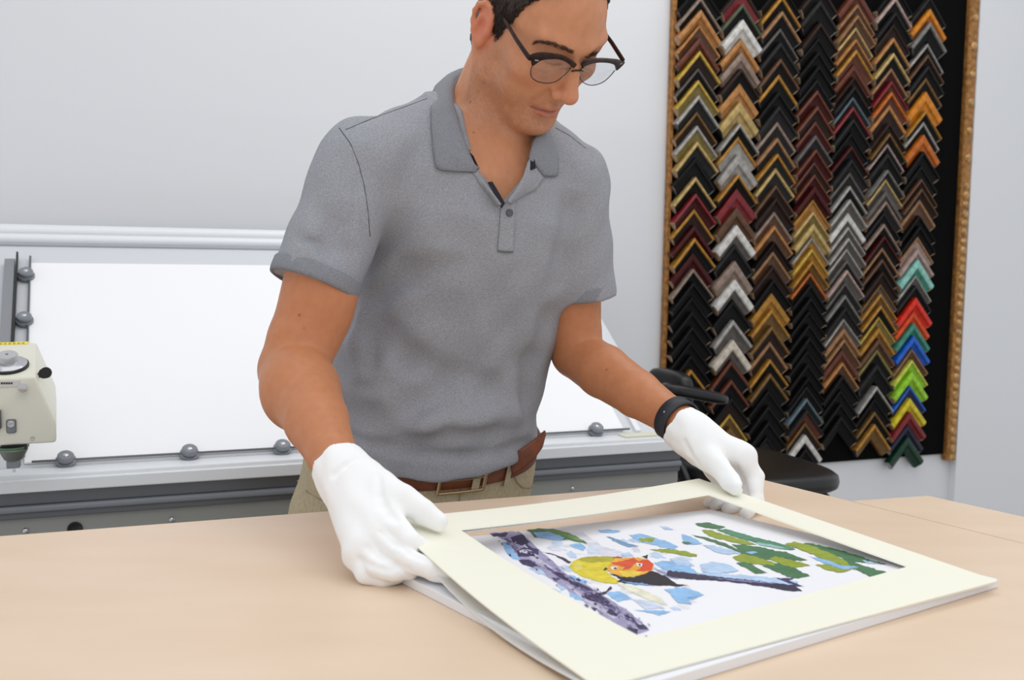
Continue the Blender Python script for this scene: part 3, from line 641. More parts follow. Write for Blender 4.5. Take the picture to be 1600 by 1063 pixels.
# per column: x at top, x at bottom, list of (y of apex in the photo, lip, body)
COLS = [
 (1092, 1073, [(-26,'k','k'),(-3,'tp','k'),(17,'wd','wd'),(39,'wd','br'),(60,'rb','rb'),(81,'yg','db'),(107,'gr','k'),(126,'yg','ol'),(150,'si','dk'),(175,'bz','db'),(197,'si','ol'),(222,'lg','dk'),(247,'k','k'),(277,'lg','k'),(303,'rd','mr'),(327,'gd','db'),(353,'mr','mr'),(372,'gd','k'),(395,'mr','mr'),(420,'tp','k'),(441,'k','k'),(464,'k','k'),(487,'k','k'),(510,'k','k'),(534,'k','k'),(555,'k','k'),(577,'gd','k'),(601,'k','k'),(625,'k','db'),(648,'k','k')]),
 (1158, 1137, [(-20,'db','rd'),(7,'gn','k'),(32,'wh','wh'),(61,'wd','wd'),(83,'tp','tp'),(108,'db','k'),(131,'wd','wd'),(160,'lg','lg'),(194,'si','k'),(214,'gd','si'),(242,'si','si'),(273,'gd','k'),(295,'rd','rd'),(325,'br','br'),(352,'wh','gr'),(382,'dk','k'),(408,'tp','tp'),(437,'wh','gr'),(469,'k','k'),(500,'si','gr'),(531,'cr','gr'),(563,'rb','k'),(593,'rb','k'),(621,'k','db'),(647,'yg','bz'),(668,'bz','bz')]),
 (1219, 1196, [(-24,'k','k'),(-5,'gd','k'),(19,'tn','k'),(45,'gr','k'),(67,'dk','k'),(93,'br','k'),(117,'gd','k'),(144,'k','k'),(167,'dk','dk'),(191,'tp','dk'),(216,'tn','dk'),(241,'gd','dk'),(263,'lg','dk'),(290,'br','db'),(310,'db','db'),(331,'tp','br'),(353,'wd','br'),(378,'k','db'),(393,'tn','br'),(415,'db','db'),(437,'k','k'),(458,'gd','gd'),(483,'gd','bz'),(509,'bz','db'),(534,'tn','db'),(561,'gd','k'),(583,'bz','k'),(610,'k','k'),(634,'k','k'),(658,'k','k'),(682,'k','dk')]),
 (1279, 1255, [(-24,'db','k'),(2,'dk','k'),(37,'db','k'),(60,'k','k'),(82,'k','k'),(104,'k','k'),(125,'dk','k'),(142,'rb','mr'),(167,'rb','db'),(190,'rb','mr'),(212,'gr','dk'),(234,'rb','mr'),(253,'rb','db'),(273,'rb','mr'),(292,'mr','mr'),(312,'gd','wd'),(331,'lg','ol'),(350,'lg','lg'),(371,'si','gd'),(389,'yg','gd'),(408,'gd','bz'),(426,'og','db'),(445,'k','k'),(465,'k','k'),(486,'k','k'),(507,'k','k'),(527,'k','k'),(547,'k','k'),(569,'k','k'),(590,'k','k'),(603,'dk','k'),(622,'sb','dk'),(640,'dk','rb'),(660,'bz','db'),(679,'wh','dk'),(700,'k','k')]),
 (1337, 1308, [(-16,'rb','rb'),(8,'tn','br'),(25,'tn','br'),(43,'lg','br'),(62,'wd','br'),(79,'gd','rb'),(101,'rb','rb'),(121,'db','db'),(136,'dk','k'),(152,'sb','dk'),(168,'rd','k'),(187,'dk','k'),(208,'k','k'),(229,'mr','k'),(250,'dk','dk'),(270,'gr','dk'),(291,'si','k'),(312,'si','gr'),(333,'wh','gr'),(355,'si','gr'),(372,'si','gr'),(388,'si','gr'),(407,'gr','dk'),(422,'pk','gr'),(441,'gr','dk'),(461,'sg','dk'),(481,'dk','dk'),(498,'si','gr'),(513,'tn','tn'),(530,'tn','br'),(545,'rb','rb'),(566,'wd','br'),(586,'k','k'),(609,'k','k'),(630,'k','k'),(650,'k','k')]),
 (1396, 1361, [(-22,'k','k'),(-3,'pk','k'),(21,'dk','k'),(38,'db','db'),(60,'wd','k'),(84,'lg','k'),(107,'tn','mr'),(128,'rd','rb'),(145,'og','rb'),(164,'wd','db'),(193,'db','db'),(209,'bz','k'),(225,'pk','k'),(240,'dk','k'),(266,'sg','dk'),(280,'lg','gr'),(299,'gr','gr'),(315,'tp','dk'),(332,'dk','k'),(350,'tp','k'),(369,'mr','k'),(387,'tn','k'),(405,'br','k'),(425,'db','db'),(444,'bz','gr'),(459,'gd','bz'),(477,'gd','k'),(495,'yg','ol'),(512,'gd','gd'),(529,'br','br'),(545,'ol','k'),(569,'dk','k'),(603,'si','k'),(622,'k','k'),(643,'bz','k'),(662,'gd','bz')]),
 (1451, 1415, [(-4,'dk','k'),(15,'bo','og'),(36,'sg','k'),(69,'si','k'),(86,'br','k'),(104,'dk','k'),(122,'bz','k'),(144,'bo','bo'),(174,'gd','k'),(191,'si','k'),(211,'og','og'),(237,'k','k'),(259,'k','k'),(280,'br','db'),(295,'br','db'),(312,'tn','br'),(337,'k','k'),(354,'k','k'),(370,'tn','pk'),(389,'pk','pk'),(406,'aq','te'),(430,'si','gr'),(446,'dk','k'),(465,'br_','br_'),(486,'oo','oo'),(505,'te','te'),(525,'bl','bl'),(545,'tn','br'),(562,'yl','li'),(581,'li','li'),(603,'bl','nv'),(622,'ye','ye'),(643,'rd','rd'),(663,'n2','n2'),(682,'dg','dg')]),
]
ORD = ['first', 'second', 'third', 'fourth', 'fifth', 'sixth', 'seventh']
def ordn(i):
    T = 'first second third fourth fifth sixth seventh eighth ninth tenth eleventh twelfth thirteenth fourteenth fifteenth sixteenth seventeenth eighteenth nineteenth twentieth'.split()
    if i <= 20: return T[i-1]
    return ('twenty-' if i < 30 else 'thirty-')+T[i % 10-1] if i % 10 else 'thirtieth'
SM = {}
rawwood = mat('raw_wood_end', (196, 168, 138), .7, noise=.3, scale=120)
hookm = mat('hook_steel', (150, 150, 152), .3, metal=.9)
def profmesh(nm, w, prof, cap=True):
    """V of two mitred legs; apex at origin, legs down to x=+-w. prof: (offset inward across the leg, height off the wall)"""
    v = []; f = []; n = len(prof); s2 = math.sqrt(2)
    for sx in (-1, 0, 1):
        for (o, h) in prof:
            if sx == 0: v.append((0, -o*s2, h))
            else:
                q = np.array([sx*w, -w])+o/s2*np.array([-sx, -1]); v.append((q[0], q[1], h))
    for a in (0, 1):
        for i in range(n):
            j = (i+1) % n; f.append((a*n+i, a*n+j, (a+1)*n+j, (a+1)*n+i))
    f.append(tuple(range(n))); f.append(tuple(range(2*n, 3*n))[::-1])
    return mesh(nm, v, f, False, True)
def sample_meshes(w, t, dep, wide):
    k = (round(w, 3), round(t*2, 3), round(dep, 3), wide)
    if k in SM: return SM[k]
    lw = t*(.52 if wide else .27)
    body = profmesh('moulding', w, [(lw*.9, .002), (lw*.9, dep*.80), (lw+(t-lw)*.35, dep*.66), (lw+(t-lw)*.65, dep*.60), (t*.96, dep*.52), (t, dep*.40), (t, .002)])
    lip = profmesh('lip', w, [(0, .0025), (0, dep*.93), (lw*.3, dep), (lw*.8, dep), (lw, dep*.92), (lw, .0025)])
    s2 = math.sqrt(2); ends = []
    for sx in (-1, 1):                                      # raw sawn ends of both legs
        vv = []; e = np.array([sx, -1])/s2
        for (o, h) in ((t*.06, .004), (t*.06, dep*.9), (lw, dep*.86), (t*.95, dep*.46), (t*.95, .004)):
            q = np.array([sx*w, -w])+o/s2*np.array([-sx, -1]); vv.append((*q, h)); q = q+e*.0015; vv.append((*q, h))
        ff = [[1, 3, 5, 7, 9], [8, 6, 4, 2, 0]]+[[2*i, 2*((i+1) % 5), 2*((i+1) % 5)+1, 2*i+1] for i in range(5)]
        ends.append(mesh('sawn_end', vv, ff, False, True))
    SM[k] = (body, lip, ends); return SM[k]
MLIP = lambda k: mat('sample_'+PN[k].replace(' ', '_'), tuple(c_*.92 for c_ in PAL[k]), .38 if k not in ('k', 'dk', 'db') else .55, noise=.35, scale=60, spec=.2 if k in ('k', 'dk', 'db', 'mr') else .4, metal=.25 if k in ('gd', 'yg', 'lg', 'si', 'bz') else 0)
Rot = Matrix(((u3[0], 0, -n3[0], 0), (u3[1], 0, -n3[1], 0), (0, 1, 0, 0), (0, 0, 0, 1)))
for ci, (xt, xb, L) in enumerate(COLS):
    ys = [q[0] for q in L]
    pts = [RP(xt+(xb-xt)*y/690., y) for y in ys]
    um = [p[0] for p in pts]
    nxt = COLS[ci+1] if ci < 6 else None
    if nxt: wid = (RP((nxt[0]+nxt[1])/2, 340)[0]-RP((xt+xb)/2, 340)[0])*.505
    nL = len(L)
    for i, (y, lp, bd) in enumerate(L):
        gap_ = (pts[i][1]-pts[i+1][1]) if i+1 < nL else .062
        t = min(max(gap_*.62, .018), .036 if i+1 < nL else .032)
        t = round(t*250)/250
        wide = (lp == bd and lp not in ('k', 'dk', 'db')) or lp in ('wh', 'cr', 'aq', 'ye', 'bo')
        dep = .026+.004*((i*7+ci*3) % 3)
        body, lip, ends = sample_meshes(wid, t, dep, wide)
        same = lp == bd
        nm = ('%s corner moulding sample' % PN[bd]) if same else ('%s edged %s corner moulding sample' % (PN[lp], PN[bd]))
        pos = 'lowest' if i == nL-1 else ordn(i+1)+' from top'
        cn = 'leftmost column' if ci == 0 else 'rightmost column' if ci == 6 else ORD[ci]+' column from left'
        o = link('corner_sample', body, None, None, nm+', '+pos+' in '+cn, 'frame sample', 'moulding corner samples on the display board')
        tilt = Matrix.Rotation(RNG.normal()*.012, 4, 'Z')
        o.matrix_world = Matrix.Translation(Vector(WP+u3*pts[i][0]+z3*pts[i][1]-n3*.0125)) @ Rot @ tilt @ Matrix.Diagonal((1, 1.15, 1, 1))
        def setm(ob, m_):
            if not ob.data.materials: ob.data.materials.append(None)
            ob.material_slots[0].link = 'OBJECT'; ob.material_slots[0].material = m_
        setm(o, MLIP(bd))
        l = link('lip', lip, None, o); setm(l, MLIP(lp))
        for en in ends: setm(link('sawn_end', en, None, o), rawwood if (i*5+ci) % 4 else hookm)
# drafting chair, black, right of the cutter
bk = mat('chair_black', (18, 18, 18), .3); bkf = mat('chair_vinyl', (22, 21, 21), .34, bump=.05)
SC = at(1172, 722, 2.42); sz = SC[2]
ch = empty('drafting_chair', (SC[0], SC[1], 0), 'black drafting chair with armrests standing below the sample board', 'chair')
sd = nrm(np.array([.94, .34, 0])); sf = np.array([-sd[1], sd[0], 0])
def pad(c, hx, hy, hz, name, m_, R_=(sd, sf, z3), pw=3.5, **kw):
    bm = MB(c, *R_); nu, nv = 36, 12; rings = []
    for j in range(nv+1):
        ph = -math.pi/2+math.pi*j/nv; cz, sz_ = math.cos(ph), math.sin(ph)
        fz = math.copysign(abs(sz_)**.6, sz_); fr_ = max(abs(cz)**.45, 1e-4)
        rings.append([bm.b.verts.new(bm.w((hx*fr_*math.copysign(abs(math.cos(a))**(2/pw), math.cos(a)), hy*fr_*math.copysign(abs(math.sin(a))**(2/pw), math.sin(a)), hz*fz))) for a in [2*math.pi*i/nu for i in range(nu)]])
    for A_, B_ in zip(rings, rings[1:]):
        for i in range(nu): bm.b.faces.new([A_[i], A_[(i+1) % nu], B_[(i+1) % nu], B_[i]])
    bm.b.faces.new(rings[0][::-1]); bm.b.faces.new(rings[-1])
    return bm.out(name, m_, ch, True, **kw)
pad(SC-z3*.02, .155, .20, .028, 'seat', bkf)
pad(SC-z3*.062, .14, .185, .016, 'seat_pan', bk)
AR = at(1086, 615, 2.44)
pad(AR, .088, .035, .014, 'armrest', bk, R_=(nrm(sd*.97-z3*.2), sf, nrm(z3+sd*.2)), pw=2.6)
MB().tube([AR-sd*.05-z3*.01, AR-sd*.075-z3*.10, SC-sd*.16-z3*.05, SC-sd*.05-z3*.07], .017, 10).out('arm_post', bk, ch, True)
AR2 = AR+sd*.02+sf*.42
pad(AR2, .088, .035, .014, 'armrest', bk, R_=(nrm(sd*.97-z3*.2), sf, nrm(z3+sd*.2)), pw=2.6)
MB().tube([AR2-sd*.05-z3*.01, AR2-sd*.075-z3*.10, SC-sd*.16+sf*.1-z3*.05, SC-sd*.05-z3*.07], .017, 10).out('arm_post', bk, ch, True)
BR_ = at(1046, 612, 2.62)
pad(BR_, .022, .10, .055, 'backrest', bkf, pw=4)
MB().tube([BR_-z3*.03, BR_-z3*.16, SC-sd*.12-z3*.07], .016, 10).out('back_post', bk, ch, True)
MB().tube([SC-z3*.08, SC*np.array([1, 1, 0])+z3*.10], .028, 14).out('gas_column', bk, ch, True)
MB(SC*np.array([1, 1, 0])+z3*.34, sd, sf, z3).lathe([(.19+.010*math.cos(a), .010*math.sin(a)) for a in [2*math.pi*i/8 for i in range(9)]], 28).out('foot_ring', chrome, ch, True)
for k in range(3):
    a = k*2*math.pi/3; d = sd*math.cos(a)+sf*math.sin(a)
    MB().tube([SC*np.array([1, 1, 0])+z3*.34+d*.19, SC*np.array([1, 1, 0])+z3*.36+d*.02], .007, 8).out('ring_spoke', chrome, ch, True)
for k in range(5):
    a = k*2*math.pi/5; d = sd*math.cos(a)+sf*math.sin(a); B0 = SC*np.array([1, 1, 0])
    MB().tube([B0+z3*.11, B0+d*.26+z3*.075], [.024, .014], 10).out('base_leg', bk, ch, True)
    MB(B0+d*.26+z3*.027-nrm(np.cross(d, z3))*.014, d, z3, nrm(np.cross(d, z3))).lathe([(0, 0), (.024, .001), (.026, .006), (.026, .022), (.024, .027), (0, .028)], 16).out('caster', bk, ch, True)
# ------------------------------------------------------------------ the man
man = empty('person', tuple(at(648, 760, 1.70)*np.array([1, 1, 0])), 'man in grey polo shirt, dark glasses and white gloves bending over the work table', 'person')
HIP = at(650, 765, 1.70); NCK = at(757, 190, 1.575)
YAW = math.radians(20); LV = np.array([math.cos(YAW), math.sin(YAW), 0])
AX = nrm(NCK-HIP); LX = nrm(LV-(LV@AX)*AX); DX = np.cross(LX, AX)
AL = np.linalg.norm(NCK-HIP)
def station(y, xl, xr, b, offD=0.):
    """torso section from the outline at image row y: projects onto the torso axis"""
    s = (765-y)/575.
    c = HIP+AX*AL*s; Y = c[1]
    W = (xr-xl)*Y/F/2; a = math.sqrt(max(W*W-(b*math.sin(YAW))**2, 1e-4))/math.cos(YAW)
    mid = at((xl+xr)/2, y, Y)
    return (s, (mid-c)@LX/1.0, offD, a, b)
SHIRT_ST = [station(*q) for q in (
    (752, 545, 812, .132, .004), (742, 542, 818, .136, .006), (728, 528, 824, .138, .006), (716, 518, 824, .139, .006), (700, 510, 832, .149, .012), (680, 505, 836, .153, .016), (650, 502, 838, .150, .014),
    (600, 503, 838, .140, .010), (550, 516, 850, .130, .006), (500, 538, 868, .124, .004), (450, 556, 886, .124, .004), (400, 563, 900, .128, .006),
    (350, 566, 914, .132, .006), (300, 566, 924, .130, .002), (250, 575, 922, .118, -.004), (215, 600, 905, .100, -.010), (190, 640, 870, .080, -.014), (170, 672, 842, .064, -.014))]
shT = loft(HIP, NCK, SHIRT_ST, LV, 2.35)
RSH = at(563, 262, 1.475); RHEM = at(489, 447, 1.425); REL = at(458, 578, 1.40); RWR = at(531, 738, 1.165)
LSH = at(896, 290, 1.60); LHEM = at(914, 464, 1.625); LEL = at(900, 552, 1.645); LWR = at(1068, 664, 1.44)
fr_h = .0042
shf = Field(rng(-.40, .24, .0036), rng(1.28, 1.90, .0042), rng(.86, 1.52, .0036))
shf.add(shT, .002)
# shoulders
shf.add(cone(at(705, 215, 1.59), at(572, 248, 1.49), .049, .048), .045)
shf.add(cone(at(828, 215, 1.62), at(893, 268, 1.61), .046, .042), .045)
def sleeve(sh, hem, r0, r1, k, flat):
    d = nrm(hem-sh)
    return cut(cone(sh, hem+d*.04, r0, r1+.0), hem, d)
shf.add(sleeve(RSH, RHEM, .062, .0595, .03, 1), .030)
shf.add(sleeve(LSH, LHEM, .051, .0455, .03, 1), .030)
# folds: ridges (add) and creases (sub)
def sp(x, y, off): return shf.hit(x, y, 1.28, 1.85, off)
def fold(P, r, off, k, sign=1):
    Q = [sp(x, y, off) for x, y in P]
    for a, b in zip(Q, Q[1:]): (shf.add if sign > 0 else shf.sub)(cone(a, b, r, r), k)
fold([(520, 676), (580, 692), (650, 706), (720, 712), (780, 708), (822, 690)], .007, .004, .012, -1)       # under the overhang
fold([(586, 478), (583, 520), (578, 560), (572, 600)], .008, .006, .022, -1)
fold([(566, 492), (560, 540), (566, 585)], .007, .000, .020, 1)
fold([(600, 505), (640, 560), (700, 590), (760, 600)], .010, .0085, .03, -1)
fold([(600, 640), (660, 660), (730, 662), (800, 645)], .010, -.001, .035, 1)
fold([(530, 640), (580, 655), (640, 640), (690, 610)], .010, .009, .03, -1)
fold([(855, 500), (835, 560), (822, 620)], .009, .008, .03, -1)
fold([(590, 460), (640, 430), (700, 420)], .010, .009, .03, -1)
fold([(640, 690), (700, 680), (770, 676)], .008, .007, .02, -1)
fold([(548, 300), (530, 350), (520, 400)], .008, .007, .02, -1)
fold([(500, 330), (520, 380), (545, 410)], .007, .0065, .02, -1)
fold([(465, 372), (505, 390), (550, 392)], .005, .0055, .012, -1)
fold([(890, 330), (880, 400), (868, 440)], .008, .0075, .025, -1)
X_, Y_, Z_ = shf.grid()
def yfront(h): v_ = HIP+AX*h+DX*.150-CC; return 531.5-F*(v_@CU)/(v_@CF)
lo_, hi_ = -.05, .12
for _ in range(30):
    mh = (lo_+hi_)/2
    if yfront(mh) > 744: lo_ = mh
    else: hi_ = mh
HEM = HIP+AX*lo_
HN = AX-.12*LX
hemd = ((X_-HEM[0])*HN[0]+(Y_-HEM[1])*HN[1]+(Z_-HEM[2])*HN[2]).astype(np.float32)
_h = np.maximum(.008-np.abs(shf.a+hemd), 0)/.008
shf.a = np.maximum(shf.a, -hemd)+_h*_h*.002
near = np.abs(shf.a) < .03
SOLID = Field(*shf.ax); SOLID.a = shf.a.copy()
wr = (.0016*np.sin(X_*61+Z_*23+2*np.sin(Z_*19+Y_*31))+.0012*np.sin(Z_*83-X_*41+1.7*np.sin(X_*37+Y_*23)))
shf.a += np.where(near, wr, 0).astype(np.float32)
# hollow out sleeves at their hems and the neck
for sh, hem, r in ((RSH, RHEM, .0555), (LSH, LHEM, .0418)):
    d = nrm(hem-sh); shf.sub(cone(hem+d*(r-.014), hem+d*(r+.05), r, r), .004)
skin_core = shf.a+.0075                                  # skin of the trunk lies inside the shirt
core_ax = shf.ax
body_in = Field(*shf.ax); body_in.a = skin_core.copy()
# V of the open placket
VA = sp(789, 316, 0); VL = sp(742, 258, 0); VR = sp(834, 252, 0)
SHIRT0 = Field(*shf.ax); SHIRT0.a = shf.a.copy()
def wedge():
    up = nrm((VL+VR)/2-VA); nf = DX
    nl = nrm(np.cross(nf, VL-VA)); nr = nrm(np.cross(VR-VA, nf))
    if nl@(VR-VA) > 0: nl = -nl
    if nr@(VL-VA) > 0: nr = -nr
    mt_ = (VL+VR)/2+up*.012
    def f(X, Y, Z):
        q = [X-VA[0], Y-VA[1], Z-VA[2]]
        a = sum(q[i]*nl[i] for i in range(3)); b = sum(q[i]*nr[i] for i in range(3)); c = -sum(q[i]*nf[i] for i in range(3))-.09
        e = (X-mt_[0])*up[0]+(Y-mt_[1])*up[1]+(Z-mt_[2])*up[2]
        return np.maximum(np.maximum(np.maximum(a, b), c), e)
    return f, VA-.25, VA+.25
shf.sub(wedge(), .003)
NB = at(752, 176, 1.60)                                    # neck hole
HDO = np.array([.021, 1.508, 1.568])
shf.sub(cone(NB-AX*.05, NB+AX*.12, .060, .068), .006)
shf.sub(cone(at(788, 235, 1.50), at(770, 160, 1.56), .045, .058), .01)
me, _ = shf.mesh('polo_shirt', 2)
polo = mat('heather_grey_knit', (171, 173, 179), .85, noise=1, scale=420, c2=(138, 139, 146), bump=.25, bscale=900, stretch=(1, 1, 2.6), spec=.2, detail=6)
ribm = mat('heather_rib', (156, 158, 165), .85, noise=1, scale=700, c2=(122, 124, 131), bump=.5, bscale=900, stretch=(1.6, 1.6, .8), spec=.2)
shirt = put(link('polo_shirt', me, polo), man)
def cpart(name, me, m_, par=None, **kw):
    o = link(name, me, m_, None, **kw); par = par or man
    o.parent = par; o.matrix_parent_inverse = Matrix.Translation(-man.location) if par is man else Matrix.Identity(4)
    return o
def tubemesh(rings, closed=True, caps=False):
    v = []; f = []; n = len(rings[0])
    for r in rings: v += list(r)
    for i in range(len(rings)-1):
        for k in range(n if closed else n-1):
            f.append((i*n+k, i*n+(k+1) % n, (i+1)*n+(k+1) % n, (i+1)*n+k))
    if caps: f.append(tuple(range(n))[::-1]); f.append(tuple(range((len(rings)-1)*n, len(rings)*n)))
    return v, f
def frame_of(d):
    a = nrm(np.cross(d, [0.02, 1, .05])); return a, np.cross(d, a)
# ribbed sleeve cuffs
for sh, hem, r in ((RSH, RHEM, .0607), (LSH, LHEM, .0468)):
    d = nrm(hem-sh); a, b = frame_of(d); rings = []
    for t, rr in ((-.021, r-.006), (-.021, r+.0005), (-.018, r+.0016), (-.004, r+.0014), (.001, r), (.001, r-.004), (-.018, r-.005)):
        rings.append([hem+d*t+(a*math.cos(w_)+b*math.sin(w_))*rr for w_ in np.linspace(0, 2*math.pi, 48, endpoint=False)])
    v, f = tubemesh(rings); me = mesh('sleeve_cuff', v, f, True, True)
    cpart('sleeve_cuff', me, ribm, shirt)
# seams
seamm = mat('seam_thread', (98, 99, 105), .9)
def seam(P, r=.0009, off=-.0001, name='seam', m_=seamm, fld=None):
    Q = [(fld or shf).hit(x, y, 1.28, 1.9, off) for x, y in P]
    mb = MB().tube(Q, r, 6); bmesh.ops.recalc_face_normals(mb.b, faces=mb.b.faces); me = bpy.data.meshes.new(name); mb.b.to_mesh(me); mb.b.free(); me.shade_smooth()
    return cpart(name, me, m_, shirt)
def dens(P, n):
    P = np.array(P, float); t = np.linspace(0, len(P)-1, n); return [(np.interp(q, range(len(P)), P[:, 0]), np.interp(q, range(len(P)), P[:, 1])) for q in t]
seam(dens([(530, 200), (548, 225), (560, 255), (569, 290), (575, 330), (578, 370)], 24))
seam(dens([(540, 203), (580, 186), (630, 168), (668, 154)], 40), .0010)
seam(dens([(868, 200), (890, 212), (915, 232)], 12))
# collar
def drape(P, off): return [SHIRT0.hit(x, y, 1.28, 1.95, off) for x, y in P]
navy = mat('navy_tape', (22, 24, 36), .8)
def sheet(name, top, low, th, m_, n=30, bulge=.004, par=None):
    """thin cloth leaf between two 3D curves, rounded over, with thickness"""
    T = np.array(top); Lw = np.array(low)
    rs = lambda P: np.stack([np.interp(np.linspace(0, 1, n), np.r_[0, np.cumsum(np.linalg.norm(np.diff(P, axis=0), axis=1))]/max(1e-9, np.linalg.norm(np.diff(P, axis=0), axis=1).sum()), P[:, k]) for k in range(3)], 1)
    T = rs(T); Lw = rs(Lw); R_ = 8; v = []; f = []
    G = np.zeros((R_+1, n, 3))
    for i in range(R_+1):
        t = i/R_; G[i] = T*(1-t)+Lw*t
    gu = np.gradient(G, axis=1); gv = np.gradient(G, axis=0); N_ = np.cross(gu, gv); N_ /= np.maximum(np.linalg.norm(N_, axis=2, keepdims=True), 1e-9)
    tc = CC-G; sg = np.sign((N_*tc).sum(2, keepdims=True).mean()); N_ = N_*sg
    for i in range(R_+1): G[i] += N_[i]*bulge*math.sin(math.pi*(i/R_)**.6)
    A_ = G+N_*th/2; B_ = G-N_*th/2
    v = list(A_.reshape(-1, 3))+list(B_.reshape(-1, 3)); q = (R_+1)*n
    for i in range(R_):
        for k in range(n-1):
            a = i*n+k; f.append((a, a+1, a+n+1, a+n)); f.append((q+a, q+a+n, q+a+n+1, q+a+1))
    edge = [k for k in range(n)]+[i*n+n-1 for i in range(1, R_+1)]+[R_*n+k for k in range(n-2, -1, -1)]+[i*n for i in range(R_-1, 0, -1)]
    for a, b in zip(edge, edge[1:]+edge[:1]): f.append((a, q+a, q+b, b))
    return cpart(name, mesh(name, v, f, True, True), m_, par or shirt)
cl_top = [at(745, 266, 1.475), at(736, 245, 1.470), at(727, 222, 1.474), at(717, 190, 1.492), at(710, 165, 1.520), at(707, 142, 1.556), at(712, 124, 1.60), at(724, 113, 1.64), at(741, 107, 1.665), at(775, 112, 1.68)]
cl_low = drape([(743, 270), (712, 269), (681, 266), (676, 235), (673, 200)], .004)+[SHIRT0.hit(673, 178, 1.28, 1.95, .006), at(671, 156, 1.555), at(680, 135, 1.59), at(699, 118, 1.64), at(735, 111, 1.69), at(775, 118, 1.71)]
sheet('collar', cl_top, cl_low, .003, ribm, 44, .005)
sheet('collar_band', cl_top[3:], [p-AX*.035+LX*.004 for p in cl_top[3:]], .0025, ribm, 24, 0)
cr_top = [at(826, 250, 1.50), at(829, 236, 1.505), at(834, 221, 1.515), at(842, 205, 1.535), at(850, 188, 1.57), at(840, 165, 1.63), at(810, 135, 1.68), at(775, 112, 1.68)]
cr_low = drape([(846, 276), (870, 277), (870, 250)], .004)+[at(867, 222, 1.575), at(862, 195, 1.61), at(845, 170, 1.67), at(812, 142, 1.71), at(775, 118, 1.71)]
sheet('collar', cr_top, cr_low, .003, ribm, 40, .004)
# open placket: grey flap on the right of the V, navy tape inside, buttoned strip below
fl_top = [at(826, 249, 1.50), at(818, 275, 1.485), at(806, 297, 1.474), at(793, 315, 1.468)]
sheet('placket_flap', fl_top, drape([(848, 279), (836, 296), (817, 305), (796, 320)], .003), .002, polo, 24, .002)
sheet('placket_flap', [at(746, 267, 1.472), at(757, 284, 1.467), at(770, 302, 1.463), at(783, 320, 1.46)], drape([(738, 270), (750, 288), (762, 304), (776, 324)], .002), .0016, polo, 20, .001)
sheet('neck_tape', [at(739, 243, 1.485), at(744, 253, 1.482), at(748, 262, 1.48)], [at(734, 238, 1.488), at(739, 252, 1.484), at(744, 266, 1.478)], .0012, navy, 10, 0)
sheet('neck_tape', [at(824, 251, 1.50), at(827, 258, 1.497), at(829, 266, 1.494)], [at(832, 240, 1.504), at(836, 252, 1.50), at(837, 263, 1.495)], .0012, navy, 10, 0)
sheet('placket_tape', [at(762, 285, 1.468), at(772, 302, 1.464), at(784, 326, 1.461)], [at(769, 284, 1.471), at(780, 302, 1.467), at(789, 318, 1.464)], .0014, navy, 14, 0)
sheet('placket_strip', drape(dens([(782, 322), (780, 350), (777, 392)], 14), .0012), drape(dens([(802, 312), (802, 350), (800, 393)], 14), .0035), .002, polo, 20, .0006)
seam(dens([(777, 392), (788, 394), (801, 394)], 8), .0008, .003)
bp_ = SHIRT0.hit(794, 333, 1.28, 1.8, .0045); bn = SHIRT0.grad(bp_); ba, bb_ = frame_of(bn)
mb = MB(bp_, ba, bb_, bn).lathe([(0, .0008), (.0025, .0006), (.0042, .0016), (.0052, .001), (.0054, -.0006), (0, -.001)], 20)
bmesh.ops.recalc_face_normals(mb.b, faces=mb.b.faces); me = bpy.data.meshes.new('button'); mb.b.to_mesh(me); mb.b.free(); me.shade_smooth()
cpart('button', me, mat('button_grey', (84, 86, 92), .35), shirt)

# ---------------------------------------------------------------- body: head, neck, trunk, arms in one skin
_v = (.742, -.766, -.170)
def headM(a, b, c):
    ca, sa, cb, sb, cc, sc = math.cos(a), math.sin(a), math.cos(b), math.sin(b), math.cos(c), math.sin(c)
    B = np.diag([1., -1., 1.]); return np.array([[ca,-sa,0],[sa,ca,0],[0,0,1]]) @ B @ np.array([[1,0,0],[0,cb,-sb],[0,sb,cb]]) @ np.array([[cc,0,sc],[0,1,0],[-sc,0,cc]])
HM = headM(*_v)                                            # columns: subject's left, forward, up (mirror frame)
hw = lambda p: HDO+HM@(np.asarray(p, float)/100.)
def hcone(a, b, ra, rb): return cone(hw(a), hw(b), ra/100., rb/100.)
def hell(c, r, rot=None):
    R = HM.T if rot is None else rot @ HM.T
    return ellip(hw(c), np.array(r)/100., R)
def rotm(ax, deg):
    a = math.radians(deg); c, s = math.cos(a), math.sin(a)
    return {'x': np.array([[1,0,0],[0,c,-s],[0,s,c]]), 'y': np.array([[c,0,s],[0,1,0],[-s,0,c]]), 'z': np.array([[c,-s,0],[s,c,0],[0,0,1]])}[ax]
def grade(segs):
    out = [segs[0][0]]
    for a, b, st in segs:
        n = max(1, int(round((b-a)/st))); out += list(a+(b-a)*np.arange(1, n+1)/n)
    return np.array(out)
bd = Field(grade([(-.42, -.12, .0045), (-.12, .17, .0021), (.17, .32, .0036)]), grade([(1.10, 1.34, .004), (1.34, 1.64, .0021), (1.64, 1.90, .005)]), grade([(.86, 1.40, .0045), (1.40, 1.76, .0021)]))
def addm(fn, *a): fn(*a)
k_ = .01
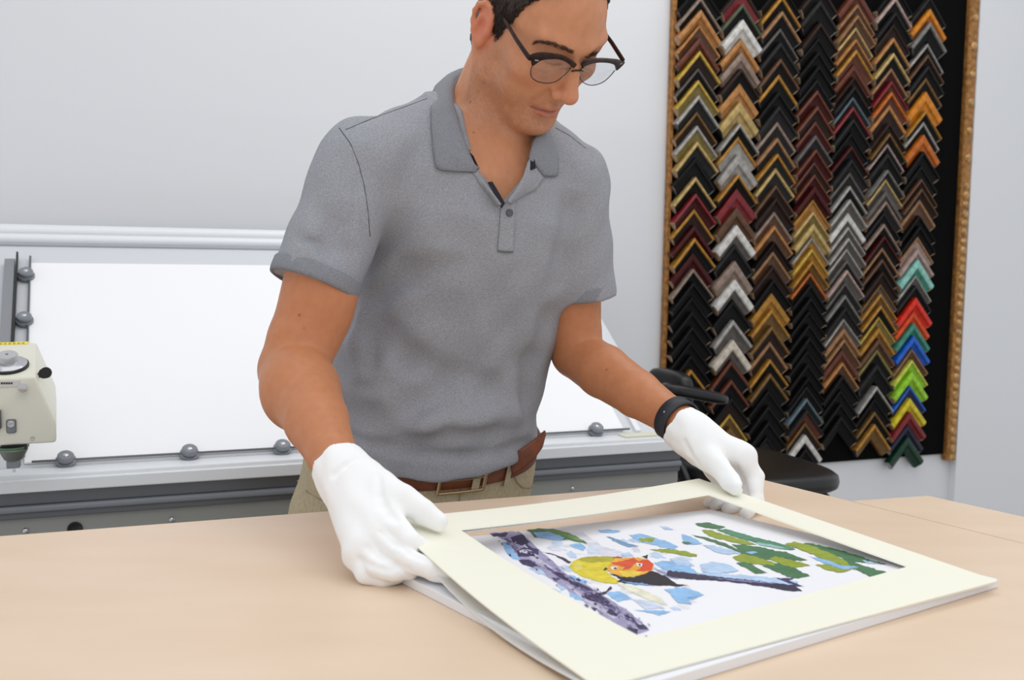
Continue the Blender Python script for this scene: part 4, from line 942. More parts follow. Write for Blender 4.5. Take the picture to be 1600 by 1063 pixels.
# cranium and face
bd.add(hell((0, -.4, 5.6), (7.75, 9.9, 7.9)), .01)
bd.add(hell((0, 3.6, 1.0), (6.9, 6.4, 7.5)), .02)
bd.add(hell((0, 5.2, -4.6), (4.6, 4.2, 4.8)), .02)         # maxilla and mouth
for sx in (-1, 1):
    bd.add(hcone((sx*5.5, .9, -5.2), (sx*2.0, 6.9, -8.9), 1.35, 1.35), .025)   # jaw
    bd.add(hcone((sx*6.0, .4, -1.0), (sx*5.6, .9, -5.2), 1.2, 1.3), .02)
    bd.add(hell((sx*4.9, 6.2, -.3), (1.9, 2.0, 1.6)), .018)                    # cheekbone
    bd.add(hell((sx*4.3, 4.6, -4.0), (1.9, 2.4, 2.4)), .02)
    bd.add(hcone((sx*4.9, 7.65, 5.3), (sx*1.2, 9.35, 4.9), .6, .6), .016)      # brow
bd.add(hell((0, 7.7, -9.0), (2.2, 1.75, 1.75)), .018)      # chin
for sx in (-1, 1):
    bd.sub(hell((sx*3.2, 9.9, 3.35), (1.85, 1.35, 1.15)), .010)                 # socket
    bd.add(hell((sx*3.2, 7.85, 3.2), (1.35, 1.3, 1.2)), .004)                 # closed lid over the eyeball
    bd.add(hcone((sx*4.5, 8.2, 3.95), (sx*2.0, 9.05, 4.1), .30, .30), .006)    # upper fold
    bd.add(hcone((sx*4.4, 7.9, 2.2), (sx*2.0, 8.5, 2.0), .25, .3), .007)
bd.add(hcone((0, 9.2, 4.0), (0, 11.5, -1.2), .72, 1.02), .012)                # nose
bd.add(hell((0, 11.5, -1.5), (1.15, 1.1, 1.0)), .008)
for sx in (-1, 1):
    bd.add(hell((sx*1.35, 10.1, -2.0), (.8, 1.1, .85)), .006)
bd.add(hcone((0, 9.4, -2.9), (0, 11.0, -2.2), .4, .45), .006)
for sx in (-1, 1): bd.sub(hell((sx*.72, 10.5, -2.75), (.38, .7, .4)), .003)
bd.sub(hcone((0, 9.85, -3.2), (0, 9.75, -4.4), .22, .3), .006)               # philtrum
for sx in (-1, 1):
    bd.add(hcone((sx*2.35, 8.35, -5.45), (sx*.6, 9.45, -5.0), .22, .42), .005) # upper lip
    bd.add(hcone((sx*2.2, 8.35, -5.75), (sx*.5, 9.3, -6.2), .22, .55), .005)   # lower lip
bd.add(hcone((-.6, 9.45, -5.0), (.6, 9.45, -5.0), .42, .42), .004)
bd.add(hcone((-.5, 9.3, -6.2), (.5, 9.3, -6.2), .55, .55), .004)
for sx in (-1, 1): bd.sub(hcone((sx*2.55, 8.65, -5.55), (sx*.0, 9.95, -5.55), .14, .16), .003)
for sx in (-1, 1): bd.sub(hell((sx*2.75, 8.6, -5.6), (.35, .5, .4)), .006)
bd.sub(hell((0, 9.6, -7.5), (1.9, .85, .5)), .010)          # crease above the chin
for sx in (-1, 1): bd.sub(hcone((sx*1.9, 9.5, -2.4), (sx*3.1, 8.9, -4.9), .22, .22), .012)   # smile line
# ears
for sx in (-1, 1):
    er = rotm('z', sx*24) @ rotm('x', -8)
    C0 = np.array([sx*7.9, -1.3, 1.0])
    def el(p): return C0+np.array([sx*p[2], p[0], p[1]])+np.array([sx*.28*(-p[0]), 0, 0])      # p: forward, up, out
    bd.add(hell(el((0, .1, -.15)), (.60, 1.75, 2.85)), .006)
    hx = [(1.35, .7), (1.25, 1.9), (.5, 2.85), (-.6, 2.9), (-1.5, 2.1), (-1.75, .9), (-1.5, -.5), (-.9, -1.7), (-.2, -2.4)]
    for a, b in zip(hx, hx[1:]): bd.add(hcone(el((*a, .35)), el((*b, .35)), .34, .34), .004)
    bd.add(hell(el((-.15, 1.6, .0)), (.36, 1.5, 1.45)), .003)
    bd.add(hell(el((.35, -2.55, .15)), (.45, .8, .85)), .006)                   # lobe
    bd.sub(hell(el((.35, -.2, .95)), (.7, .85, 1.2)), .004)                   # concha
    bd.sub(hcone(el((-1.1, 1.2, 1.0)), el((-1.0, -.4, 1.0)), .26, .26), .004)
    bd.add(hell(el((1.25, -.5, .3)), (.5, .5, .7)), .005)                       # tragus
    bd.add(hcone(el((-.55, .9, .4)), el((-.7, -1.0, .4)), .34, .30), .004)      # antihelix
# neck and throat
NKB = NB-AX*.035+DX*.002
bd.add(cone(hw((0, -2.6, -3.5)), NKB, .054, .060), .02)
bd.add(cone(hw((0, 2.0, -6.5)), NKB+DX*.030-AX*.02, .036, .036), .03)
for sx, r_ in ((-1, .0125), (1, .0125)):
    bd.add(cone(hw((sx*6.2, -2.4, -2.6)), NKB+DX*.058-AX*.045+LX*sx*.016, .012, .009), .022)
bd.add(cone(NKB+DX*.052-AX*.052-LX*.02, NKB+DX*.02-AX*.025-LX*.13, .008, .009), .02)   # collar bones
bd.add(cone(NKB+DX*.052-AX*.052+LX*.02, NKB+DX*.02-AX*.025+LX*.13, .008, .009), .02)
bd.add(hell((0, 1.5, -9.8), (.9, .9, 1.1)), .012)
# trunk (kept inside the shirt)
g = bd.grid()
sl, G = bd.reg((-.38, 1.30, .87), (.22, 1.88, 1.50))
shape = bd.a[sl].shape
gx, gy, gz = [q.ravel() for q in G]
def interp_axis(A, old, new, axis):
    i = np.clip(np.searchsorted(old, new)-1, 0, len(old)-2); t = np.clip((new-old[i])/(old[i+1]-old[i]), 0, 1).astype(np.float32)
    sh = [1, 1, 1]; sh[axis] = -1; t = t.reshape(sh)
    return np.take(A, i, axis)*(1-t)+np.take(A, i+1, axis)*t
B_ = np.minimum(SHIRT0.a, 1)+.008
for k, new in enumerate((gx, gy, gz)): B_ = interp_axis(B_, core_ax[k], new, k)
# no trunk skin in the sleeves' free ends
for sh, hem in ((RSH, RHEM), (LSH, LHEM)):
    d = nrm(hem-sh); B_ = np.maximum(B_, np.minimum((G[0]-sh[0])*d[0]+(G[1]-sh[1])*d[1]+(G[2]-sh[2])*d[2]-.09, .3) if False else -1)
a_ = bd.a[sl]; h_ = np.maximum(.02-np.abs(a_-B_), 0)/.02
bd.a[sl] = np.minimum(a_, B_)-h_*h_*.02*.25
# arms
def arm(P, k=.006):
    for (a, ra), (b, rb) in zip(P, P[1:]): bd.add(cone(a, b, ra, rb), k)
mid = lambda a, b, t: a*(1-t)+b*t
arm([(RSH, .046), (mid(RSH, REL, .55), .0475), (mid(RSH, REL, .86), .0465), (REL, .0455), (mid(REL, RWR, .25), .0470), (mid(REL, RWR, .55), .0385), (mid(REL, RWR, .85), .0285), (RWR, .0262)])
bd.add(ellip(mid(RSH, REL, .62)+np.array([.004, -.008, 0]), (.045, .044, .075)), .02)
bd.add(ellip(mid(REL, RWR, .2)+np.array([-.006, .004, -.004]), (.044, .055, .05)), .02)
arm([(LSH, .043), (mid(LSH, LEL, .6), .0400), (mid(LSH, LEL, .88), .0395), (LEL, .0385), (mid(LEL, LWR, .28), .0405), (mid(LEL, LWR, .6), .0345), (mid(LEL, LWR, .88), .0268), (LWR, .0258)])
for sh, hem in ((RSH, RHEM), (LSH, LHEM)):                # arms stay inside their sleeves
    d = hem-sh; ln_ = np.linalg.norm(d); d = d/ln_
    sl, G = bd.reg(np.minimum(sh, hem)-.09, np.maximum(sh, hem)+.09)
    Q_ = SOLID.a+.006
    for k, new in enumerate(G): Q_ = interp_axis(Q_, SOLID.ax[k], new.ravel(), k)
    pr_ = (G[0]-sh[0])*d[0]+(G[1]-sh[1])*d[1]+(G[2]-sh[2])*d[2]
    r2 = np.sqrt(np.maximum((G[0]-sh[0])**2+(G[1]-sh[1])**2+(G[2]-sh[2])**2-pr_**2, 0))
    fade = np.maximum(Q_-np.clip((pr_-(ln_-.016))*3.0, 0, 1), -1)
    bd.a[sl] = np.where((pr_ > .03) & (pr_ < ln_) & (r2 < .085), np.maximum(bd.a[sl], fade), bd.a[sl])
me, co = bd.mesh('body', 2)
# own colouring of the skin: lips, beard shadow, rosy ears and nose, plus painted lip-crease shade
lc = (co-HDO) @ HM*100.
def gs(c, r): return np.exp(-(((lc-np.array(c))/np.array(r))**2).sum(1))
hmask = 1/(1+np.exp(-(lc[:, 2]+13)*3))
base = np.tile(np.array(lin((208, 144, 106))), (len(co), 1))
def mixc(w, c):
    global base
    w = np.clip(w, 0, 1)[:, None]; base = base*(1-w)+np.array(lin(c))*w
rnd = RNG.random(len(co))
ax_ = np.abs(lc[:, 0])
lip_up = np.exp(-(((lc[:, 2]+5.15+.10*ax_)/.45)**4))*(ax_ < 2.5)*(lc[:, 1] > 8.2)
lip_lo = np.exp(-(((lc[:, 2]+6.1-.12*ax_)/.55)**4))*(ax_ < 2.3)*(lc[:, 1] > 8.2)
jawl = -6.4+0*lc[:, 0]
stub = (1/(1+np.exp((lc[:, 2]+3.2+.25*np.maximum(0, 6.5-lc[:, 1])*0)*2.2)))*(1/(1+np.exp(-(lc[:, 2]+11.5)*2)))*(lc[:, 1] > -.5)
stub = np.maximum(stub, gs((0, 9.4, -4.2), (2.6, 1.2, .8)))
side = (1/(1+np.exp(-(ax_-5.0)*2)))*(1/(1+np.exp((lc[:, 2]-.5)*2)))*(1/(1+np.exp(-(lc[:, 2]+10)*2)))*(lc[:, 1] > .4)*(lc[:, 1] < 6)
stub = np.maximum(stub*(1-.55*(gs((-4.2, 7, -4), (2, 2.5, 2))+gs((4.2, 7, -4), (2, 2.5, 2)))), side*.7)
mixc(stub*(.16+.26*(rnd > .62)), (136, 112, 96))
mixc(np.maximum(lip_up*.6, lip_lo*.55), (190, 108, 98))
mixc(.8*np.exp(-(((lc[:, 2]+5.56+.02*ax_**2)/.16)**2))*(ax_ < 2.7)*(lc[:, 1] > 7.8), (120, 62, 54))  # dark line painted between the lips, standing in for crease shade
mixc(.5*gs((0, 11.4, -1.4), (1.6, 1.6, 1.4))+.3*gs((-5, 6.5, -1), (2, 2, 1.8))+.3*gs((5, 6.5, -1), (2, 2, 1.8)), (222, 140, 116))
mixc(.7*(gs((-8, -1, 1), (1.6, 2.6, 3.4))+gs((8, -1, 1), (1.6, 2.6, 3.4)))*(lc[:, 1] < 1.2), (222, 122, 98))
mixc(.35*(gs((-3.2, 8.6, 3.1), (1.8, 1.2, 1.2))+gs((3.2, 8.6, 3.1), (1.8, 1.2, 1.2))), (170, 108, 88))
arms_ = (co[:, 2] < 1.30)
mixc(arms_*.8, (196, 128, 86))
for q in ((468, 492, 1.36), (474, 513, 1.36), (948, 578, 1.56), (740, 207, 1.5), (735, 160, 1.5)):
    p = bd.hit(q[0], q[1], q[2]-.1, q[2]+.15); mixc(np.exp(-((co-p)**2).sum(1)/.0014**2)*.9, (92, 56, 40))
ca = me.color_attributes.new('tint', 'FLOAT_COLOR', 'POINT')
ca.data.foreach_set('color', np.concatenate([base, np.ones((len(base), 1))], 1).astype(np.float32).ravel())
sk = mat('skin', (214, 158, 124), .48, bump=.10, bscale=420, sss=.12, spec=.4)
nt = sk.node_tree; at_ = nt.nodes.new('ShaderNodeVertexColor'); at_.layer_name = 'tint'
nz = nt.nodes.new('ShaderNodeTexNoise'); nz.inputs['Scale'].default_value = 55; nz.inputs['Detail'].default_value = 5
mx = nt.nodes.new('ShaderNodeMix'); mx.data_type = 'RGBA'; mx.blend_type = 'MULTIPLY'; mx.inputs[0].default_value = .22
rp = nt.nodes.new('ShaderNodeValToRGB'); rp.color_ramp.elements[0].color = (.62, .5, .45, 1); rp.color_ramp.elements[1].color = (1, 1, 1, 1); rp.color_ramp.elements[0].position = .3; rp.color_ramp.elements[1].position = .65
nt.links.new(nz.outputs[0], rp.inputs[0]); nt.links.new(at_.outputs[0], mx.inputs[6]); nt.links.new(rp.outputs[0], mx.inputs[7]); nt.links.new(mx.outputs[2], nt.nodes['Principled BSDF'].inputs['Base Color'])
body = put(link('body', me, sk), man)
# ---------------------------------------------------------------- hair, brows, lashes
loc = lambda X, Y, Z: [((X-HDO[0])*HM[0, k]+(Y-HDO[1])*HM[1, k]+(Z-HDO[2])*HM[2, k])*100. for k in range(3)]
hc = hw((0, -1.5, 5))
hf = Field(rng(hc[0]-.13, hc[0]+.14, .0024), rng(hc[1]-.13, hc[1]+.15, .0024), rng(hc[2]-.16, hc[2]+.14, .0024))
hf.add(hell((0, -.4, 5.6), (8.15, 10.3, 8.6)), .004)
hf.add(hell((0, 3.4, 1.2), (7.15, 6.4, 7.5)), .01)
hf.add(cone(hw((0, -3.2, 1)), hw((0, -4.6, -5)), .066, .052), .02)
Xh, Yh, Zh = hf.grid(); lx, ly, lz = loc(Xh, Yh, Zh)
hl = np.interp(lz, [-6, -2.2, .3, .8, 3.4, 4.6, 6.4, 8.2, 9.6, 10.8], [-5.0, -3.2, -2.6, 1.7, 2.6, 3.3, 3.7, 4.2, 5.2, 6.4])
hl = np.where(lz > 12.0, 20, hl)+.25*np.sin(lz*5.1+lx*2)+.15*np.sin(lz*11+1.3)
hf.a = np.maximum(hf.a, ((ly-hl)*.01).astype(np.float32))
hf.a = np.maximum(hf.a, ((-5.6-lz)*.01).astype(np.float32))
hf.a += (.0009*np.sin(ly*9+lz*4+3*np.sin(lz*1.3))*np.sin(lx*7+lz*3)).astype(np.float32)
me, _ = hf.mesh('hair', 1)
hairm = mat('dark_brown_hair', (58, 40, 30), .5, noise=1, scale=120, c2=(30, 20, 15), bump=.6, bscale=300, stretch=(1, 3, .5), spec=.4)
hair = cpart('hair', me, hairm)
def blades(name, roots, dirs, L, w, par, m_):
    v = []; f = []
    for p, d in zip(roots, dirs):
        p = np.array(p); d = nrm(d); sd_ = nrm(np.cross(d, p-CC))*w; l = L*(.6+.7*RNG.random()); b0 = len(v)
        nn_ = np.cross(sd_, d); nn_ = nrm(nn_)*w
        q = p+d*l*.5+nrm(CC-p)*l*.12; e = p+d*l
        v += [p-sd_, p+sd_, p+nn_, q-sd_*.8, q+sd_*.8, q+nn_*.8, e]
        f += [(b0, b0+1, b0+4, b0+3), (b0+1, b0+2, b0+5, b0+4), (b0+2, b0, b0+3, b0+5), (b0+3, b0+4, b0+6), (b0+4, b0+5, b0+6), (b0+5, b0+3, b0+6)]
    return cpart(name, mesh(name, v, f, True, True), m_, par, kind='stuff')
ro = []; di = []
for _ in range(900):                                       # sideburn and temple strands, viewer's left
    z_ = RNG.uniform(.5, 9); hlv = np.interp(z_, [.3, .8, 3.4, 4.6, 6.4, 8.2, 9.6], [1.2, 1.7, 2.6, 3.3, 3.7, 4.2, 5.2])
    y_ = hlv-RNG.random()**1.5*4.5
    o0 = hw((-11, y_, z_)); dd_ = nrm(hw((0, y_, z_))-o0)
    t = np.arange(0, .11, .0008); P = o0+dd_*t[:, None]; s_ = hf.sample(P); i = np.nonzero(s_ < 0)[0]
    if len(i) == 0:
        P2 = bd.sample(P); i = np.nonzero(P2 < 0)[0]
        if len(i) == 0: continue
    p = P[i[0]]
    ro.append(p+dd_*.0006); di.append(HM@np.array([-.18, -.35+.4*RNG.normal()*.5+.2, -.9]))
blades('hair_strands', ro, di, .011, .00035, hair, hairm)
def brow(P, th, n, name):
    ro = []; di = []
    P = np.array(P, float); tt = np.linspace(0, len(P)-1, 24)
    cx_ = np.interp(tt, range(len(P)), P[:, 0]); cy_ = np.interp(tt, range(len(P)), P[:, 1])
    C3 = np.array([bd.hit(a, b, 1.30, 1.56) for a, b in zip(cx_, cy_)])
    for _ in range(3): C3[1:-1] = (C3[:-2]+C3[1:-1]*2+C3[2:])/4
    T3 = np.gradient(C3, axis=0); T3 /= np.linalg.norm(T3, axis=1, keepdims=True)
    for _ in range(n):
        i = int(RNG.integers(0, 22)); f_ = RNG.random(); t = (i+f_)/23
        c = np.array([cx_[i]*(1-f_)+cx_[i+1]*f_, cy_[i]*(1-f_)+cy_[i+1]*f_]); tg = nrm([cx_[i+1]-cx_[i], cy_[i+1]-cy_[i]])
        w = th*(.35+.65*math.sin(math.pi*min(1, t*.8+.2)))*RNG.normal()*.5
        q = c+np.array([-tg[1], tg[0]])*np.clip(w, -th, th)
        p = bd.hit(q[0], q[1], 1.30, 1.56, .0003); g_ = bd.grad(p)
        d = T3[i]+CU*RNG.uniform(.1, .5)*(1 if w*tg[0] > 0 else .3); d = d-g_*(d@g_)+g_*.12
        ro.append(p); di.append(d)
    return blades(name, ro, di, .0070, .00017, None, mat('brow_hair', (92, 65, 50), .7))
brow([(897, 83), (886, 77), (872, 71), (857, 67), (842, 65), (836, 68)], 3.4, 420, 'eyebrow')
brow([(914, 90), (924, 85), (926, 85), (931, 83)], 2.8, 240, 'eyebrow')
# ---------------------------------------------------------------- glasses
tort = mat('tortoiseshell', (66, 36, 26), .34, noise=1, scale=90, c2=(18, 11, 10), spec=.3)
gun = mat('gunmetal_wire', (70, 62, 58), .3, metal=.9)
lensm = bpy.data.materials.new('lens_glass'); lensm.use_nodes = True
nt = lensm.node_tree; nt.nodes.clear(); o_ = nt.nodes.new('ShaderNodeOutputMaterial'); tr_ = nt.nodes.new('ShaderNodeBsdfTransparent'); tr_.inputs[0].default_value = (.95, .96, .97, 1)
gl_ = nt.nodes.new('ShaderNodeBsdfGlossy'); gl_.inputs['Roughness'].default_value = .03; mx_ = nt.nodes.new('ShaderNodeMixShader')
mx_.inputs[0].default_value = .055; nt.links.new(tr_.outputs[0], mx_.inputs[1]); nt.links.new(gl_.outputs[0], mx_.inputs[2]); nt.links.new(mx_.outputs[0], o_.inputs[0])
gls = empty('eyeglasses', tuple(hw((0, 10.3, 2))), 'dark tortoiseshell browline eyeglasses with wire lower rims on the man\'s face', 'glasses')
def gpart(name, mb, m_, par=None, smooth=True):
    bmesh.ops.recalc_face_normals(mb.b, faces=mb.b.faces); me = bpy.data.meshes.new(name); mb.b.to_mesh(me); mb.b.free(); me.shade_smooth()
    o = link(name, me, m_, None); par = par or gls; o.parent = par
    o.matrix_parent_inverse = Matrix.Translation(-gls.location) if par is gls else Matrix.Identity(4); return o
GX = -.02
for sx, rim, top, low, hinge in (
  (-1, [(831, 104), (829, 113), (831.5, 121.5), (840.5, 127.6), (855, 130), (869, 127), (880, 119), (890, 108.7), (893, 103)],
   [(828.5, 86), (836, 83), (848, 82), (869, 84.5), (884, 88.5), (894, 94), (901, 100)], [(831, 104), (837, 100), (847, 93.7), (869, 91.8), (882, 95), (889, 100), (895, 106)], (829, 92)),
  (1, [(910, 105), (905.5, 113), (907, 124), (916, 131.5), (928, 133), (942, 128.5), (953.6, 118.6), (960.7, 110)],
   [(908.5, 99), (913, 95), (920, 92.5), (931, 91.2), (942, 91), (954, 91.8), (966, 93), (976, 96.5)], [(909.5, 107), (914, 103), (922, 99.5), (932, 97.5), (942, 97.2), (953, 98.5), (960, 102), (962, 110)], (974, 95))):
    P0 = hw((sx*.9, 10.75, 2.3)); P1 = hw((sx*7.0, 9.45, 2.3)); tdir = nrm(HM@np.array([0, .12, 1.]))
    pn_ = nrm(np.cross(P1-P0, tdir)); pl = lambda q: onpl(q[0], q[1], P0, pn_)
    def smooth(P, n):
        P = np.array(P, float); t = np.linspace(0, len(P)-1, n); o = []
        for q in t:
            i = min(int(q), len(P)-2); f_ = q-i; a = P[max(i-1, 0)]; b = P[i]; c = P[i+1]; d = P[min(i+2, len(P)-1)]
            o.append(.5*((2*b)+(-a+c)*f_+(2*a-5*b+4*c-d)*f_*f_+(-a+3*b-3*c+d)*f_**3))
        return o
    R3 = [pl(q) for q in smooth(rim, 40)]
    wire = gpart('rim', MB().tube(R3, .00065, 8), gun)
    # brow bar: thick moulded bar between top and lower outline
    T3 = [pl(q) for q in smooth(top, 24)]; L3 = [pl(q) for q in smooth(low, 24)]
    if pn_@(CC-P0) < 0: pn_ = -pn_
    rings = []
    for a, b in zip(T3, L3):
        c = (a+b)/2; h = (a-b)/2; th = .0022
        rings.append([c+h*math.copysign(abs(math.cos(w_))**.7, math.cos(w_))+pn_*th*math.copysign(abs(math.sin(w_))**.7, math.sin(w_)) for w_ in np.linspace(0, 2*math.pi, 14, endpoint=False)])
    v, f = tubemesh(rings, True, True); o = link('brow_bar', mesh('brow_bar', v, f, True, True), tort); put(o, gls)
    # rivet
    rv = pl((838, 92.5) if sx < 0 else (969, 98)); rx = nrm(P1-P0)
    gpart('rivet', MB(rv+pn_*.0021, rx, tdir, pn_).box((-.0028, -.0009, 0), (.0028, .0009, .0006), .0004), chrome, o)
    # lens
    ring = R3+[pl(q) for q in smooth(low, 24)[::-1]]
    cen = np.mean(ring, 0); v = [p*.995+cen*.005 for p in ring]; n_ = len(v)
    v = [p+pn_*.0007 for p in v]+[p-pn_*.0007 for p in v]+[cen+pn_*.0013, cen-pn_*.0001]; f = []
    for k in range(n_):
        k2 = (k+1) % n_; f += [(2*n_, k, k2), (2*n_+1, n_+k2, n_+k), (k, n_+k, n_+k2, k2)]
    put(link('lens', mesh('lens', v, f, True, True), lensm), gls)
    # temple arm
    H_ = pl(hinge); E_ = hw((sx*7.75, .9, 4.35)); K_ = hw((sx*7.8, -1.9, 4.0)); K2 = hw((sx*7.6, -4.0, 1.4))
    Hb = H_+HM[:, 1]*-.006+HM[:, 0]*sx*.001
    gpart('temple', MB().tube([H_, Hb, Hb*.66+E_*.34+HM[:, 0]*sx*.002, Hb*.3+E_*.7+HM[:, 0]*sx*.0015, E_, K_, K2], [.0034, .0036, .0034, .0030, .0026, .0024, .0022], 10, flat=.55, side=HM[:, 2]), tort)
    # nose pad on a wire
    NPd = hw((sx*1.25, 9.95, 1.0)); A_ = pl((891, 106) if sx < 0 else (909, 108))
    w_ = gpart('pad_arm', MB().tube([A_, (A_+NPd)/2+HM[:, 1]*-.003, NPd], .0005, 6), gun)
    bmq = MB(NPd, HM[:, 0], HM[:, 1], HM[:, 2]); bmesh.ops.create_uvsphere(bmq.b, u_segments=12, v_segments=8, radius=1)
    for q in bmq.b.verts: q.co = Vector(NPd+HM@(np.array(q.co)*np.array([.0012, .0028, .0050])))
    gpart('nose_pad', bmq, mat('clear_pad', (200, 190, 180), .2), w_)
br = [hw((-1.0, 10.75, 2.2)), hw((-.5, 10.9, 2.42)), hw((.5, 10.9, 2.42)), hw((1.0, 10.75, 2.2))]
gpart('bridge', MB().tube(br, .0011, 8), gun)
# lash lines
for sx in (-1, 1):
    ro = []; di = []
    for t in np.linspace(0, 1, 30):
        x_ = 1.9+2.6*t; p = hw((sx*x_, 8.2, 2.5-.3*math.sin(math.pi*t))); d_ = HM[:, 1]
        tt = np.arange(-.005, .03, .0006); P = p+d_*tt[:, None]; s_ = bd.sample(P); i = np.nonzero(s_ > 0)[0]
        q = P[i[0]] if len(i) else p
        ro.append(q); di.append(HM@np.array([sx*(t-.4)*.5, 1, -.55]))
    blades('eyelashes', ro, di, .0045, .00014, None, mat('brow_hair', (92, 65, 50), .7))
# ---------------------------------------------------------------- cotton gloves
glm = mat('white_cotton', (250, 250, 250), .9, bump=.18, bscale=700, spec=.15)
def glove(W0, palm, fingers, thumb, arm_dir, rw, extra, name, cuff):
    allp = np.array([W0-arm_dir*.03]+[p for p, _ in palm]+[p for fg in fingers+[thumb] for p, _ in fg])
    lo = allp.min(0)-.05; hi = allp.max(0)+.045
    gf = Field(rng(lo[0], hi[0], .0017), rng(lo[1], hi[1], .0017), rng(lo[2], hi[2], .0017))
    C0 = W0-arm_dir*cuff
    gf.add(cut(cone(C0-arm_dir*.05, W0+arm_dir*.02, rw+.0025, rw), C0, -arm_dir), .006)
    for p, r in palm: gf.add(cone(W0+arm_dir*.006, p, rw*.80, r), .014)
    for (p, r), (q, s_) in zip(palm, palm[1:]): gf.add(cone(p, q, r, s_), .008)
    fs = []
    for fg in fingers:
        t_ = Field(*gf.ax)
        for (a, ra), (b, rb) in zip(fg, fg[1:]): t_.add(cone(a, b, ra, rb), .0025)
        fs.append(t_.a)
    # neighbouring fingers touch in a crease instead of melting together
    fa = fs[0]
    for q in fs[1:]:
        kk = .0010; h = np.maximum(kk-np.abs(fa-q), 0)/kk; fa = np.minimum(fa, q)-h*h*kk*.25
    kk = .007; h = np.maximum(kk-np.abs(gf.a-fa), 0)/kk; gf.a = np.minimum(gf.a, fa)-h*h*kk*.25
    for (a, ra), (b, rb) in zip(thumb, thumb[1:]): gf.add(cone(a, b, ra, rb), .012 if a is thumb[0][0] else .003)
    extra(gf)
    X, Y, Z = gf.grid()
    gf.a += (.0005*np.sin(X*190+Z*90+2*np.sin(Y*70))+.0004*np.sin(Z*260-Y*120+1.5*np.sin(X*90))).astype(np.float32)
    gf.sub(cone(C0-arm_dir*.06, C0+arm_dir*.02, rw-.0012, rw-.003), .002)
    me, _ = gf.mesh(name, 1)
    return cpart(name, me, glm), gf
RA = nrm(at(570, 790, 1.12)-at(520, 712, 1.19))
RW_ = at(537, 740, 1.155)
def rx(gf):
    P = [gf.hit(x, y, .95, 1.3, .0005) for x, y in ((522, 742), (540, 728), (560, 716))]
    for a, b in zip(P, P[1:]): gf.sub(cone(a, b, .002, .002), .006)
    P = [gf.hit(x, y, .95, 1.3, .001) for x, y in ((598, 790), (612, 806), (620, 812))]
    for a, b in zip(P, P[1:]): gf.sub(cone(a, b, .0025, .002), .008)
    P = [gf.hit(x, y, .95, 1.3, .0015) for x, y in ((592, 742), (594, 775), (600, 792))]
    for a, b in zip(P, P[1:]): gf.sub(cone(a, b, .002, .002), .006)
_rx0 = rx
def rx(gf):
    _rx0(gf)
    for L_ in (((594, 832), (616, 850), (640, 864), (664, 876)), ((574, 856), (594, 872), (616, 884), (640, 890)), ((562, 874), (580, 884), (598, 890), (612, 892))):
        P = [gf.hit(x, y, .95, 1.3, .0008) for x, y in L_]
        for a, b in zip(P, P[1:]): gf.sub(cone(a, b, .0014, .0014), .005)
gloveR, gR = glove(RW_, [(at(606, 808, 1.085), .0165), (at(590, 832, 1.072), .0165), (at(571, 852, 1.062), .0155), (at(557, 866, 1.06), .0135)],
 [[(at(606, 812, 1.074), .0140), (at(641, 849, 1.047), .0122), (at(662, 862, 1.060), .0112), (at(683, 872, 1.067), .0100), (at(706, 879, 1.062), .0084)],
  [(at(590, 836, 1.068), .0135), (at(632, 874, 1.034), .0120), (at(678, 891, 1.018), .0105), (at(700, 897, 1.012), .0092)],
  [(at(571, 855, 1.06), .0130), (at(588, 886, 1.040), .0118), (at(618, 893, 1.03), .0105), (at(640, 892, 1.034), .0092)],
  [(at(557, 868, 1.058), .0120), (at(573, 895, 1.045), .0112), (at(598, 902, 1.042), .0105), (at(622, 897, 1.044), .0090)]],
 [(at(575, 752, 1.135), .022), (at(628, 780, 1.095), .0155), (at(662, 801, 1.086), .0132), (at(686, 815, 1.080), .0100)], RA, .0300, rx, 'glove', .016)
LA = nrm(at(1120, 705, 1.405)-at(1060, 660, 1.445))
LW_ = at(1076, 676, 1.432)
def lx_(gf):
    P = [gf.hit(x, y, 1.2, 1.6, .001) for x, y in ((1152, 728), (1158, 748), (1160, 762))]
    for a, b in zip(P, P[1:]): gf.sub(cone(a, b, .002, .0015), .006)
    P = [gf.hit(x, y, 1.2, 1.6, .0012) for x, y in ((1070, 690), (1078, 708), (1090, 722))]
    for a, b in zip(P, P[1:]): gf.sub(cone(a, b, .002, .002), .006)
gloveL, gL = glove(LW_, [(at(1161, 712, 1.395), .0165), (at(1148, 722, 1.418), .0165), (at(1133, 728, 1.435), .0155), (at(1116, 732, 1.445), .014)],
 [[(at(1162, 715, 1.392), .0145), (at(1180, 745, 1.385), .0120), (at(1182, 782, 1.365), .0100), (at(1163, 806, 1.335), .0082)],
  [(at(1148, 725, 1.416), .0140), (at(1168, 758, 1.415), .0118), (at(1165, 787, 1.390), .0100), (at(1137, 795, 1.362), .0085)],
  [(at(1133, 730, 1.433), .0130), (at(1150, 762, 1.43), .0110), (at(1145, 786, 1.405), .0095), (at(1118, 789, 1.378), .0083)],
  [(at(1116, 734, 1.443), .0120), (at(1130, 764, 1.44), .0100), (at(1125, 784, 1.42), .0088), (at(1108, 786, 1.395), .0078)]],
 [(at(1098, 706, 1.405), .022), (at(1124, 731, 1.365), .0150), (at(1141, 753, 1.335), .0125), (at(1150, 763, 1.318), .0098)], LA, .0295, lx_, 'glove', .018)
